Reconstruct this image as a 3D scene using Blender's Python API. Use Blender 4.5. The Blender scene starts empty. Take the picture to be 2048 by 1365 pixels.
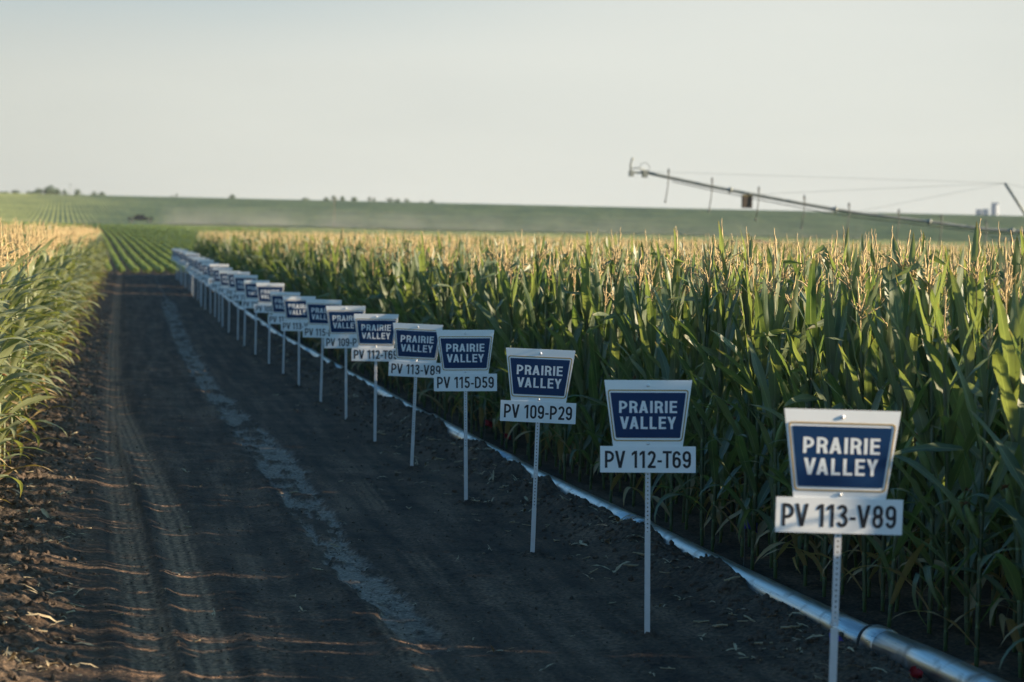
import bpy, bmesh, math, random
import numpy as np
from mathutils import Vector, Matrix, Euler

S = bpy.context.scene
COL = S.collection
R = math.radians
rng = np.random.default_rng(11)
random.seed(5)

# ------------------------------------------------------------------ camera
CAM_H = 2.4
yaw, pitch, roll = R(9.27), R(2.10), R(1.1)
fw = Vector((math.sin(yaw)*math.cos(pitch), math.cos(yaw)*math.cos(pitch), -math.sin(pitch)))
r0 = Vector((math.cos(yaw), -math.sin(yaw), 0)); u0 = r0.cross(fw)
rt = r0*math.cos(roll) + u0*math.sin(roll)
up = u0*math.cos(roll) - r0*math.sin(roll)
cd = bpy.data.cameras.new('camera'); cam = bpy.data.objects.new('camera', cd); COL.objects.link(cam)
cam.matrix_world = Matrix(((rt.x, up.x, -fw.x, 0), (rt.y, up.y, -fw.y, 0), (rt.z, up.z, -fw.z, CAM_H), (0, 0, 0, 1)))
cd.sensor_width = 36.0; cd.lens = 85.0; cd.clip_start = 0.1; cd.clip_end = 20000
cd.dof.use_dof = True; cd.dof.focus_distance = 18.8; cd.dof.aperture_fstop = 2.6
S.camera = cam

# ------------------------------------------------------------------ light, sky, exposure
SUN_EL = 17.0
SKY_TINT = (.39, .72, .81)
SUN_TRAVEL = (-0.965, 0.262)                     # horizontal direction the light travels
az = math.atan2(-SUN_TRAVEL[0], -SUN_TRAVEL[1])  # compass bearing of the sun, from +Y towards +X
W = bpy.data.worlds.new("World"); S.world = W; W.use_nodes = True
nt = W.node_tree; nt.nodes.clear()
out = nt.nodes.new('ShaderNodeOutputWorld'); bg = nt.nodes.new('ShaderNodeBackground')
sky = nt.nodes.new('ShaderNodeTexSky'); sky.sky_type = 'NISHITA'; sky.sun_disc = False
sky.sun_elevation = R(SUN_EL); sky.sun_rotation = az
sky.air_density = 1.0; sky.dust_density = 2.0; sky.ozone_density = 2.0; sky.altitude = 600
bg.inputs['Strength'].default_value = 0.10
nt.links.new(bg.outputs[0], out.inputs[0])
# summer haze in the low sky: pale cream towards the horizon, soft thin cloud above, clearer blue-green overhead
def _n(t, **kw):
    n = nt.nodes.new(t)
    for k, v in kw.items(): setattr(n, k, v)
    return n
def _mix(fac, a, b, blend='MIX'):
    x = _n('ShaderNodeMix', data_type='RGBA', blend_type=blend)
    if isinstance(fac, float): x.inputs['Factor'].default_value = fac
    else: nt.links.new(fac, x.inputs['Factor'])
    for s_, v in ((x.inputs['A'], a), (x.inputs['B'], b)):
        if isinstance(v, tuple): s_.default_value = (*v, 1)
        else: nt.links.new(v, s_)
    return x.outputs['Result']
tcw = _n('ShaderNodeTexCoord'); sep = _n('ShaderNodeSeparateXYZ'); nt.links.new(tcw.outputs['Generated'], sep.inputs[0])
elev = _n('ShaderNodeValToRGB'); e = elev.color_ramp.elements
e[0].position = 0.0; e[0].color = (.97, .97, .97, 1); e[1].position = .34; e[1].color = (.0, .0, .0, 1)
q = e.new(.11); q.color = (.92, .92, .92, 1); q = e.new(.19); q.color = (.30, .30, .30, 1)
nt.links.new(sep.outputs[2], elev.inputs[0])
mpw = _n('ShaderNodeMapping'); mpw.inputs['Scale'].default_value = (1.5, 1.5, 9.0); mpw.inputs['Location'].default_value = (.35, .2, .1); nt.links.new(tcw.outputs['Generated'], mpw.inputs[0])
nzw = _n('ShaderNodeTexNoise'); nzw.inputs['Scale'].default_value = 1.6; nzw.inputs['Detail'].default_value = 4; nt.links.new(mpw.outputs[0], nzw.inputs['Vector'])
rw = _n('ShaderNodeValToRGB'); rw.color_ramp.elements[0].position = .35; rw.color_ramp.elements[1].position = .7
rw.color_ramp.elements[0].color = (2.80, 2.78, 2.53, 1); rw.color_ramp.elements[1].color = (2.60, 2.60, 2.40, 1); nt.links.new(nzw.outputs['Fac'], rw.inputs[0])
# brighter haze ahead, a greyer bank of cloud high on the left
def _near(c, sc, r0_, r1_):
    mp_ = _n('ShaderNodeMapping'); mp_.inputs['Scale'].default_value = sc; nt.links.new(tcw.outputs['Generated'], mp_.inputs[0])
    ds_ = _n('ShaderNodeVectorMath', operation='DISTANCE'); nt.links.new(mp_.outputs[0], ds_.inputs[0]); ds_.inputs[1].default_value = tuple(a*b for a, b in zip(c, sc))
    wob = _n('ShaderNodeMath', operation='MULTIPLY_ADD'); nt.links.new(nzw.outputs['Fac'], wob.inputs[0]); wob.inputs[1].default_value = .16; nt.links.new(ds_.outputs['Value'], wob.inputs[2])
    mr_ = _n('ShaderNodeMapRange', interpolation_type='SMOOTHSTEP'); mr_.inputs['From Min'].default_value = r0_+.08; mr_.inputs['From Max'].default_value = r1_+.08
    mr_.inputs['To Min'].default_value = 1; mr_.inputs['To Max'].default_value = 0; nt.links.new(wob.outputs[0], mr_.inputs['Value'])
    return mr_.outputs[0]
band = _mix(_near((.235, .97, .05), (1, 1, 1.2), .02, .42), _mix(1.0, rw.outputs[0], (.80, .80, .79), 'MULTIPLY'), rw.outputs[0])
band = _mix(_near((-.10, .99, .135), (.55, .55, 3.2), .02, .22), band, (1.56, 1.88, 1.98))
tint = _mix(1.0, sky.outputs[0], SKY_TINT, 'MULTIPLY')
nt.links.new(_mix(elev.outputs[0], tint, band), bg.inputs[0])

sd = bpy.data.lights.new('sun', 'SUN'); sun = bpy.data.objects.new('sun', sd); COL.objects.link(sun)
sd.energy = 5.0; sd.angle = R(0.55); sd.color = (1.0, 0.79, 0.53)
el = R(SUN_EL)
h = Vector((SUN_TRAVEL[0], SUN_TRAVEL[1], 0)).normalized()
trav = Vector((h.x*math.cos(el), h.y*math.cos(el), -math.sin(el)))
sun.rotation_euler = trav.to_track_quat('-Z', 'Y').to_euler()
S.view_settings.view_transform = 'Standard'; S.view_settings.look = 'None'
S.view_settings.exposure = 1.5; S.view_settings.gamma = 1.0
S.cycles.use_denoising = True
S.cycles.max_bounces = 8; S.cycles.transparent_max_bounces = 8; S.cycles.volume_bounces = 0

# ------------------------------------------------------------------ noise + ground height
def _hash(ix, iy, s):
    ix = ix.astype(np.int64) & 0xffffffff; iy = iy.astype(np.int64) & 0xffffffff
    hh = (ix*374761393 + iy*668265263 + s*982451653) & 0xffffffff
    hh = ((hh ^ (hh >> 13))*1274126177) & 0xffffffff
    hh = hh ^ (hh >> 16)
    return hh / 4294967296.0
def vn(x, y, s=0):
    x0 = np.floor(x); y0 = np.floor(y); fx = x-x0; fy = y-y0
    fx = fx*fx*(3-2*fx); fy = fy*fy*(3-2*fy)
    a = _hash(x0, y0, s); b = _hash(x0+1, y0, s); c = _hash(x0, y0+1, s); d = _hash(x0+1, y0+1, s)
    return (a*(1-fx)+b*fx)*(1-fy)+(c*(1-fx)+d*fx)*fy
def fbm(x, y, s=0, o=4, g=.5):
    t = 0; a = 1; n = 0
    for k in range(o):
        t = t + a*vn(x, y, s+k*17); n += a; a *= g; x = x*2.03+3.1; y = y*2.03+1.7
    return t/n
def sst(a, b, x):
    t = np.clip((x-a)/(b-a), 0, 1); return t*t*(3-2*t)

_KY = np.array([-200, 20, 60, 97, 131, 142, 160, 250, 400, 600, 900, 1300, 1360, 1500, 2500, 7000.])
_KZ = np.array([0, 0, .2, .45, .67, .76, .98, 2.7, 5.1, 7.1, 14.5, 28, 28.7, 27.5, 20, 18.])
def _mono(x, y, q):                              # monotone cubic interpolation
    hh = np.diff(x); d = np.diff(y)/hh; m = np.zeros_like(y)
    m[0] = d[0]; m[-1] = d[-1]
    for i in range(1, len(x)-1):
        m[i] = 0 if d[i-1]*d[i] <= 0 else 2*d[i-1]*d[i]/(d[i-1]+d[i])
    i = np.clip(np.searchsorted(x, q)-1, 0, len(x)-2); t = (q-x[i])/hh[i]
    return ((2*t**3-3*t**2+1)*y[i]+(t**3-2*t**2+t)*hh[i]*m[i]+(-2*t**3+3*t**2)*y[i+1]+(t**3-t**2)*hh[i]*m[i+1])
def macro(Y): return _mono(_KY, _KZ, np.clip(np.asarray(Y, float), -199, 6999))

def pipe_x(Y): return np.interp(Y, [8, 12.9, 13.9, 17.5, 19.8, 24.2, 28, 32.7, 38, 43, 48, 57.4, 80, 140], [4.72, 4.62, 4.54, 4.43, 4.39, 4.27, 4.21, 4.15, 4.1, 4.0, 3.97, 3.82, 3.9, 4.0])
def rut_a(Y): return np.interp(Y, [10, 13.3, 16.6, 21, 28.6, 42, 57, 89, 140], [.3, .263, .196, .08, -.03, -.07, -.1, -.05, .1])
def rut_b(Y): return np.interp(Y, [10, 15.4, 17.7, 21.3, 24.8, 28.2, 34.5, 41.6, 57, 89, 140], [.6, .56, .53, .48, .39, .27, .07, 0, -.04, 0, .1])
def strip_x(Y): return np.interp(Y, [10, 16.2, 17.7, 19.9, 23, 27, 31, 40, 55, 87, 140], [2.05, 1.87, 1.79, 1.74, 1.77, 1.78, 1.72, 1.52, 1.47, 1.76, 2.0])
def strip_w(Y): return np.interp(Y, [10, 14.5, 16.2, 19.9, 23, 27, 31, 40, 55, 87, 90, 140], [.1, .12, .16, .17, .2, .25, .22, .18, .2, .25, .05, .02])

SIGN_Y = [10.94, 14.82, 18.82, 22.72, 26.22, 29.62, 33.17, 36.67, 40.43, 43.62, 46.93, 50.38, 54.1, 57.5, 61.4, 65.4]
while SIGN_Y[-1] < 129: SIGN_Y.append(SIGN_Y[-1]+3.6)
def sign_x(Y): return np.interp(Y, [10.9, 14.8, 18.8, 22.7, 26.2, 29.6, 33.2, 36.7, 40.4, 43.6, 46.9, 50.4, 65.5, 131], [3.36, 3.3, 3.29, 3.27, 3.22, 3.14, 3.1, 3.07, 2.99, 2.96, 2.9, 2.83, 2.80, 3.04])


def relief(X, Y):
    X = np.asarray(X, float); Y = np.asarray(Y, float)
    left = sst(-.05, -.65, X)
    z = .010*(fbm(X/.9, Y/1.6, 1, 3)-.5) + .026*(fbm(X/.12, Y/.14, 2, 4, .6)-.5)*(.45+.9*sst(.35, .65, fbm(X/.7, Y/2.2, 12, 3)))
    n1 = fbm(X/.17, Y/.17, 3, 3); n2 = vn(X/.07, Y/.07, 8)
    z = z + left*(.05 + .13*np.clip(n1-.42, 0, 1) + .03*(n2-.5) + .03*(vn(X/.035, Y/.04, 9)-.5))
    da = X-rut_a(Y); db = X-rut_b(Y)
    ga = np.exp(-(da/.13)**2); gb = np.exp(-(db/.14)**2)
    z = z - .018*np.maximum(ga, gb) + .016*np.exp(-((da+.24)/.07)**2) + .014*np.exp(-((db-.25)/.08)**2) + .02*np.exp(-((db+.19)/.05)**2)*sst(44, 28, Y)
    z = z + .003*np.maximum(ga, gb*.5)*np.sin(Y*62+np.abs(da)*30)
    ds = X-strip_x(Y) + .22*(fbm(X/.3, Y/.5, 21, 5, .62)-.5); w = .92*strip_w(Y)
    mud = sst(1.25, .85, np.abs(ds)/w)
    mud = mud*sst(13.0, 17.0, Y)*sst(.33, .43, fbm(X/.16, Y/.5, 25, 5, .6)+.06*np.sin(Y*1.7))
    q_ = vn(X/.16, Y/.3, 27)+.5*vn(X/.07, Y/.11, 28)-.75; crack = np.exp(-(q_/.07)**2)
    z = z*(1-.7*mud) - .03*mud - .018*mud*crack
    mud = mud*(1-.75*crack)
    z = z + .045*np.exp(-((ds+w+.13)/.1)**2)*fbm(X/.1, Y/.2, 31, 3)
    for off, a in ((.62, .022), (1.05, .02), (-.62, .018)):       # older wheel marks beside the strip
        z = z - a*np.exp(-((X-strip_x(Y)-off)/.11)**2)*sst(.3, .55, vn(X*0+off*9, Y/3., 37))
    for sy in SIGN_Y[:20]:                       # soil heaved up where the posts were pushed in
        sx_ = float(sign_x(sy)); q = (np.abs(X-sx_) < .3) & (np.abs(Y-sy) < .4)
        if q.any():
            xx, yy = X[q]-sx_, Y[q]-sy; z = np.array(z); z[q] += .035*np.exp(-((np.hypot(xx, yy*.8)-.05)/.06)**2)*(.3+vn(X[q]/.04, Y[q]/.04, 95))
    dp = X-pipe_x(Y)                             # loose bank pushed against the pipe
    bn = fbm(X/.5, Y/.8, 41, 4); bn2 = fbm(X/.1, Y/.1, 47, 3)
    crest = .062+.18*np.clip(bn*1.7-.40, 0, 1)*sst(12.5, 18, Y)
    bank = np.where(dp < -.12, np.exp(-((dp+.12)/.40)**2), np.exp(-((dp+.12)/.07)**2))
    crest = crest + .07*(fbm(X/.07, Y/.16, 43, 4, .6)-.4)*sst(12, 18, Y)
    z = z + bank*(crest+.035*(bn2-.5)) + .05*sst(-.1, .3, dp)*fbm(X/.25, Y/.25, 51, 3)
    wob = .05*(fbm(X/.4, Y/1.3, 71, 3)-.5)
    lane = lambda d, hw: sst(hw+.035, hw-.02, np.abs(d+wob))*(.72+.28*np.sign(np.sin(np.abs(d)*95)))
    gw = np.maximum(lane(da, .13), lane(db, .12)*sst(48, 30, Y)*1.1)
    gw = np.maximum(gw, .45*lane(X-2.37-.02*(Y-20), .10)*sst(12.5, 15, Y)*sst(30, 24, Y)*sst(.35, .6, vn(X*0+3., Y/1.1, 73)))
    gw = np.maximum(gw, .5*lane(X-1.76, .12)*sst(17, 15, Y)*sst(.3, .55, vn(X*0+5., Y/.8, 74)))
    gw = np.maximum(gw, .35*lane(X-1.05-.02*(Y-20), .10)*sst(.35, .6, vn(X*0+7., Y/1.4, 75)))
    return z, left, gw, mud, bank
def gz(x, y):
    return macro(y) + relief(x, y)[0]

# ------------------------------------------------------------------ helpers
def tag(o, label=None, cat=None, group=None, kind=None):
    if label: o['label'] = label
    if cat: o['category'] = cat
    if group: o['group'] = group
    if kind: o['kind'] = kind
    return o
def empty(name, loc, rz=0., label=None, cat=None, group=None):
    o = bpy.data.objects.new(name, None); COL.objects.link(o); o.location = loc; o.rotation_euler = (0, 0, rz)
    o.empty_display_size = .1
    return tag(o, label, cat, group)
def mesh_np(name, V, F, mats=(), mi=None, uv=None, smooth=True):
    """V (n,3), F list of index lists or (m,4)/(m,3) array."""
    me = bpy.data.meshes.new(name)
    V = np.asarray(V, np.float32)
    if isinstance(F, np.ndarray):
        k = F.shape[1]; lv = F.ravel().astype(np.int32); tot = np.full(len(F), k, np.int32)
    else:
        tot = np.array([len(f) for f in F], np.int32); lv = np.array([i for f in F for i in f], np.int32)
    st = np.concatenate([[0], np.cumsum(tot)[:-1]]).astype(np.int32)
    me.vertices.add(len(V)); me.vertices.foreach_set('co', V.ravel())
    me.loops.add(len(lv)); me.loops.foreach_set('vertex_index', lv)
    me.polygons.add(len(tot)); me.polygons.foreach_set('loop_start', st); me.polygons.foreach_set('loop_total', tot)
    for m in mats: me.materials.append(m)
    if mi is not None: me.polygons.foreach_set('material_index', np.asarray(mi, np.int32))
    me.polygons.foreach_set('use_smooth', np.full(len(tot), smooth, bool))
    if uv is not None:
        l = me.uv_layers.new(name='UVMap'); l.data.foreach_set('uv', np.asarray(uv, np.float32)[lv].ravel())
    me.update(calc_edges=True); me.validate(clean_customdata=False)
    return me
def link(name, me, parent=None, loc=None):
    o = bpy.data.objects.new(name, me); COL.objects.link(o)
    if parent: o.parent = parent
    if loc is not None: o.location = loc
    return o

class MB:
    """collects simple shapes into one mesh"""
    def __init__(s): s.V = []; s.F = []; s.n = 0; s.UV = []
    def add(s, V, F, uv=None):
        V = np.asarray(V, float).reshape(-1, 3)
        s.V.append(V); s.F += [[i+s.n for i in f] for f in F]; s.n += len(V)
        s.UV.append(np.zeros((len(V), 2)) if uv is None else np.asarray(uv, float))
        return s
    def box(s, lo, hi, bev=0.0):
        (x0, y0, z0), (x1, y1, z1) = lo, hi
        V = [(x, y, z) for z in (z0, z1) for x, y in ((x0, y0), (x1, y0), (x1, y1), (x0, y1))]
        return s.add(V, [(3, 2, 1, 0), (4, 5, 6, 7), (0, 1, 5, 4), (1, 2, 6, 5), (2, 3, 7, 6), (3, 0, 4, 7)])
    def prism(s, poly, y0, y1):                  # polygon in xz, extruded along y (y0 is the front)
        n = len(poly)
        V = [(x, y0, z) for x, z in poly]+[(x, y1, z) for x, z in poly]
        F = [list(range(n)), list(range(2*n-1, n-1, -1))]+[[i, i+n, (i+1) % n+n, (i+1) % n] for i in range(n)]
        return s.add(V, F)
    def tube(s, pts, rad, n=8, cap=True):
        pts = np.asarray(pts, float); m = len(pts)
        rad = np.full(m, rad) if np.isscalar(rad) else np.asarray(rad, float)
        T = np.gradient(pts, axis=0); T /= np.linalg.norm(T, axis=1)[:, None]+1e-12
        ref = np.array([0, 0, 1.]) if abs(T[:, 2]).mean() < .8 else np.array([0, 1., 0])
        A = np.cross(T, ref); A /= np.linalg.norm(A, axis=1)[:, None]+1e-12; B = np.cross(A, T)
        a = np.linspace(0, 2*np.pi, n, endpoint=False)
        V = pts[:, None, :]+rad[:, None, None]*(np.cos(a)[None, :, None]*A[:, None, :]+np.sin(a)[None, :, None]*B[:, None, :])
        F = [[i*n+j, i*n+(j+1) % n, (i+1)*n+(j+1) % n, (i+1)*n+j] for i in range(m-1) for j in range(n)]
        if cap: F += [list(range(n))[::-1], [(m-1)*n+j for j in range(n)]]
        return s.add(V.reshape(-1, 3), F)
    def mesh(s, name, mat, smooth=False):
        return mesh_np(name, np.concatenate(s.V), s.F, [mat] if mat else [], smooth=smooth)
    def build(s, name, mat, parent=None, smooth=False, loc=None):
        return link(name, s.mesh(name, mat, smooth), parent, loc)

def mat(name, col=(.5, .5, .5), rough=.6, metal=0., spec=.5):
    m = bpy.data.materials.new(name); m.use_nodes = True
    b = m.node_tree.nodes['Principled BSDF']
    b.inputs['Base Color'].default_value = (*col, 1); b.inputs['Roughness'].default_value = rough
    b.inputs['Metallic'].default_value = metal; b.inputs['Specular IOR Level'].default_value = spec
    return m, m.node_tree.nodes, m.node_tree.links, b
def node(N, t, **kw):
    n = N.new(t)
    for k, v in kw.items(): setattr(n, k, v)
    return n
def ramp(N, stops, interp='LINEAR'):
    r = N.new('ShaderNodeValToRGB'); r.color_ramp.interpolation = interp
    e = r.color_ramp.elements
    while len(e) < len(stops): e.new(.5)
    for k, (p, c) in enumerate(stops): e[k].position = p; e[k].color = (*c, 1) if len(c) == 3 else c
    return r
def noisy(name, c1, c2, scale, rough=.6, detail=4, bump=0., metal=0., spec=.5, rough2=None, coord='Object'):
    m, N, L, b = mat(name, c1, rough, metal, spec)
    tc = N.new('ShaderNodeTexCoord'); nz = N.new('ShaderNodeTexNoise')
    nz.inputs['Scale'].default_value = scale; nz.inputs['Detail'].default_value = detail
    L.new(tc.outputs[coord], nz.inputs['Vector'])
    r = ramp(N, [(.3, c1), (.7, c2)]); L.new(nz.outputs['Fac'], r.inputs[0]); L.new(r.outputs[0], b.inputs['Base Color'])
    if rough2 is not None:
        mr = N.new('ShaderNodeMapRange'); mr.inputs['To Min'].default_value = rough; mr.inputs['To Max'].default_value = rough2
        L.new(nz.outputs['Fac'], mr.inputs['Value']); L.new(mr.outputs[0], b.inputs['Roughness'])
    if bump:
        bp = N.new('ShaderNodeBump'); bp.inputs['Strength'].default_value = bump; bp.inputs['Distance'].default_value = .01
        L.new(nz.outputs['Fac'], bp.inputs['Height']); L.new(bp.outputs[0], b.inputs['Normal'])
    return m

# ------------------------------------------------------------------ materials
def make_soil():
    m, N, L, b = mat('soil', (.05, .04, .03), .9, 0, .25)
    at = node(N, 'ShaderNodeAttribute', attribute_name='mask')
    sp = N.new('ShaderNodeSeparateColor'); L.new(at.outputs['Color'], sp.inputs[0])
    tc = N.new('ShaderNodeTexCoord')
    def nz(scale, det, stretch=None):
        n = N.new('ShaderNodeTexNoise'); n.inputs['Scale'].default_value = scale; n.inputs['Detail'].default_value = det
        if stretch:
            mp = N.new('ShaderNodeMapping'); mp.inputs['Scale'].default_value = stretch
            L.new(tc.outputs['Object'], mp.inputs[0]); L.new(mp.outputs[0], n.inputs['Vector'])
        else: L.new(tc.outputs['Object'], n.inputs['Vector'])
        return n
    n1 = nz(1.6, 5); n2 = nz(34, 6); n3 = nz(1, 4, (5.5, .28, 1))
    base = ramp(N, [(.36, (.026, .017, .0115)), (.50, (.066, .043, .0275)), (.64, (.130, .083, .053))])
    a1 = node(N, 'ShaderNodeMath', operation='MULTIPLY_ADD'); L.new(n3.outputs['Fac'], a1.inputs[0]); a1.inputs[1].default_value = .6
    a0 = node(N, 'ShaderNodeMath', operation='MULTIPLY'); L.new(n1.outputs['Fac'], a0.inputs[0]); a0.inputs[1].default_value = .4
    L.new(a0.outputs[0], a1.inputs[2]); L.new(a1.outputs[0], base.inputs[0])
    def mix(fac, A, B, f=1.0):
        x = node(N, 'ShaderNodeMix', data_type='RGBA')
        if f != 1.0:
            q = node(N, 'ShaderNodeMath', operation='MULTIPLY'); q.inputs[1].default_value = f; L.new(fac, q.inputs[0]); fac = q.outputs[0]
        L.new(fac, x.inputs['Factor'])
        for s_, v in ((x.inputs['A'], A), (x.inputs['B'], B)):
            if isinstance(v, tuple): s_.default_value = (*v, 1)
            else: L.new(v, s_)
        return x.outputs['Result']
    grain = ramp(N, [(.36, (.35, .35, .36)), (.52, (.95, .95, .95)), (.68, (1.9, 1.8, 1.7))]); L.new(n2.outputs['Fac'], grain.inputs[0])
    c = base.outputs[0]
    c = mix(sp.outputs['Blue'], c, (.100, .074, .054), .8)       # loose dry clods
    c = mix(sp.outputs['Green'], c, (.24, .147, .089), .9)      # wheel track, dusty
    c = mix(sp.outputs['Red'], c, (.235, .195, .16), .85)           # caked grey silt
    mu = node(N, 'ShaderNodeMix', data_type='RGBA', blend_type='MULTIPLY'); mu.inputs['Factor'].default_value = .8
    L.new(c, mu.inputs['A']); L.new(grain.outputs[0], mu.inputs['B']); L.new(mu.outputs['Result'], b.inputs['Base Color'])
    bp = N.new('ShaderNodeBump'); bp.inputs['Strength'].default_value = .8; bp.inputs['Distance'].default_value = .02
    L.new(n2.outputs['Fac'], bp.inputs['Height']); L.new(bp.outputs[0], b.inputs['Normal'])
    return m
M_SOIL = make_soil()
M_CLOD = noisy('clod_soil', (.07, .052, .040), (.13, .098, .075), 14, .95, 4, .5, spec=.2)

def leaf_mat(name, dark, light, rib, trans=.38, rough=.42, veins=True, spec=.5):
    m, N, L, b = mat(name, dark, rough, 0, spec)
    uv = N.new('ShaderNodeUVMap'); sx = N.new('ShaderNodeSeparateXYZ'); L.new(uv.outputs[0], sx.inputs[0])
    oi = N.new('ShaderNodeObjectInfo')
    geo = N.new('ShaderNodeNewGeometry')
    tc = N.new('ShaderNodeTexCoord'); nz = N.new('ShaderNodeTexNoise'); nz.inputs['Scale'].default_value = 3.5; nz.inputs['Detail'].default_value = 3
    L.new(tc.outputs['Object'], nz.inputs['Vector'])
    ad = node(N, 'ShaderNodeMath', operation='MULTIPLY_ADD'); L.new(oi.outputs['Random'], ad.inputs[0]); ad.inputs[1].default_value = .45
    L.new(nz.outputs['Fac'], ad.inputs[2])
    isl = node(N, 'ShaderNodeMath', operation='MULTIPLY_ADD'); L.new(geo.outputs['Random Per Island'], isl.inputs[0]); isl.inputs[1].default_value = .4
    L.new(ad.outputs[0], isl.inputs[2])
    r = ramp(N, [(.45, dark), (1.05 if False else .98, light)]); L.new(isl.outputs[0], r.inputs[0])
    col = r.outputs[0]
    if veins:
        wv = N.new('ShaderNodeMath'); wv.operation = 'SINE'; k = node(N, 'ShaderNodeMath', operation='MULTIPLY'); k.inputs[1].default_value = 70
        L.new(sx.outputs[0], k.inputs[0]); L.new(k.outputs[0], wv.inputs[0])
        vr = ramp(N, [(0, (.88, .88, .88)), (1, (1.12, 1.12, 1.1))]); mr = N.new('ShaderNodeMapRange'); mr.inputs['From Min'].default_value = -1
        L.new(wv.outputs[0], mr.inputs['Value']); L.new(mr.outputs[0], vr.inputs[0])
        mu = node(N, 'ShaderNodeMix', data_type='RGBA', blend_type='MULTIPLY'); mu.inputs['Factor'].default_value = 1
        L.new(col, mu.inputs['A']); L.new(vr.outputs[0], mu.inputs['B'])
        rb = ramp(N, [(.455, (0, 0, 0)), (.485, (1, 1, 1)), (.515, (1, 1, 1)), (.545, (0, 0, 0))]); L.new(sx.outputs[0], rb.inputs[0])
        mx = node(N, 'ShaderNodeMix', data_type='RGBA'); L.new(rb.outputs[0], mx.inputs['Factor']); L.new(mu.outputs['Result'], mx.inputs['A'])
        mx.inputs['B'].default_value = (*rib, 1)
        # dry tips
        tp = ramp(N, [(.9, (0, 0, 0)), (1, (.8, .8, .8))]); L.new(sx.outputs[1], tp.inputs[0])
        m2 = node(N, 'ShaderNodeMix', data_type='RGBA'); L.new(tp.outputs[0], m2.inputs['Factor']); L.new(mx.outputs['Result'], m2.inputs['A'])
        m2.inputs['B'].default_value = (.22, .15, .06, 1); col = m2.outputs['Result']
    L.new(col, b.inputs['Base Color'])
    tr = N.new('ShaderNodeBsdfTranslucent')
    hs = N.new('ShaderNodeMix'); hs.data_type = 'RGBA'; hs.blend_type = 'MULTIPLY'; hs.inputs['Factor'].default_value = 1
    L.new(col, hs.inputs['A']); hs.inputs['B'].default_value = (2.0, 1.95, .75, 1); L.new(hs.outputs['Result'], tr.inputs['Color'])
    ms = N.new('ShaderNodeMixShader'); ms.inputs[0].default_value = trans
    L.new(b.outputs[0], ms.inputs[1]); L.new(tr.outputs[0], ms.inputs[2])
    L.new(ms.outputs[0], N['Material Output'].inputs['Surface'])
    return m
M_LEAF = leaf_mat('corn_leaf', (.034, .076, .032), (.122, .156, .084), (.18, .23, .12), .43, .50, spec=1.0)
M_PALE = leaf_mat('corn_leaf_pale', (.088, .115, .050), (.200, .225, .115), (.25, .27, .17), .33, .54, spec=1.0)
M_DRY = leaf_mat('dry_leaf', (.20, .14, .07), (.32, .24, .13), (.34, .27, .16), .2, .7)
M_STALK = noisy('corn_stalk', (.10, .15, .05), (.17, .20, .08), 9, .5)
M_TASSEL = noisy('tassel', (.40, .285, .135), (.57, .43, .235), 40, .8)
M_HUSK = noisy('ear_husk', (.11, .17, .05), (.18, .23, .08), 18, .55)
M_SILK = noisy('silk', (.13, .05, .02), (.30, .16, .07), 60, .8)
M_SOY = leaf_mat('soy_leaf', (.125, .185, .055), (.225, .285, .105), (.1, .1, .1), .3, .5, veins=False)
M_WHITE = noisy('sign_white', (.82, .84, .85), (.86, .87, .88), 6, .42)
M_BLUE = noisy('sign_blue', (.002, .030, .100), (.003, .036, .118), 5, .42, spec=.25)
M_GOLD = noisy('sign_gold', (.40, .265, .10), (.46, .31, .13), 20, .45)
M_INK = noisy('ink', (.010, .011, .018), (.016, .017, .024), 20, .5)
M_LETTER = noisy('letter_white', (.74, .78, .80), (.78, .80, .82), 8, .45)
M_POST = noisy('post_metal', (.60, .62, .64), (.70, .71, .73), 12, .45, metal=.15)
M_BOLT = noisy('bolt_metal', (.62, .64, .66), (.75, .76, .78), 30, .35, metal=.5)

def make_alu():
    m, N, L, b = mat('aluminium', (.72, .73, .74), .34, .95, .5)
    tc = N.new('ShaderNodeTexCoord'); mp = N.new('ShaderNodeMapping'); mp.inputs['Scale'].default_value = (30, .6, 30)
    L.new(tc.outputs['Object'], mp.inputs[0])
    nz = N.new('ShaderNodeTexNoise'); nz.inputs['Scale'].default_value = 2; nz.inputs['Detail'].default_value = 5; L.new(mp.outputs[0], nz.inputs['Vector'])
    n2 = N.new('ShaderNodeTexNoise'); n2.inputs['Scale'].default_value = 5; n2.inputs['Detail'].default_value = 6; L.new(tc.outputs['Object'], n2.inputs['Vector'])
    r = ramp(N, [(.3, (.38, .39, .40)), (.7, (.60, .61, .62))]); L.new(nz.outputs['Fac'], r.inputs[0])
    dr = ramp(N, [(.54, (0, 0, 0)), (.70, (1, 1, 1))]); L.new(n2.outputs['Fac'], dr.inputs[0])
    mx = node(N, 'ShaderNodeMix', data_type='RGBA'); L.new(dr.outputs[0], mx.inputs['Factor']); L.new(r.outputs[0], mx.inputs['A']); mx.inputs['B'].default_value = (.12, .10, .085, 1)
    L.new(mx.outputs['Result'], b.inputs['Base Color'])
    iv = node(N, 'ShaderNodeMath', operation='SUBTRACT'); iv.inputs[0].default_value = .95; L.new(dr.outputs[0], iv.inputs[1]); L.new(iv.outputs[0], b.inputs['Metallic'])
    mr = N.new('ShaderNodeMapRange'); mr.inputs['To Min'].default_value = .2; mr.inputs['To Max'].default_value = .42; L.new(nz.outputs['Fac'], mr.inputs['Value']); L.new(mr.outputs[0], b.inputs['Roughness'])
    return m
M_ALU = make_alu()
M_RUBBER = noisy('rubber', (.012, .012, .013), (.03, .03, .03), 20, .8)
M_GALV = noisy('galvanised', (.16, .18, .17), (.24, .26, .25), 3, .6, metal=.3)

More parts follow.
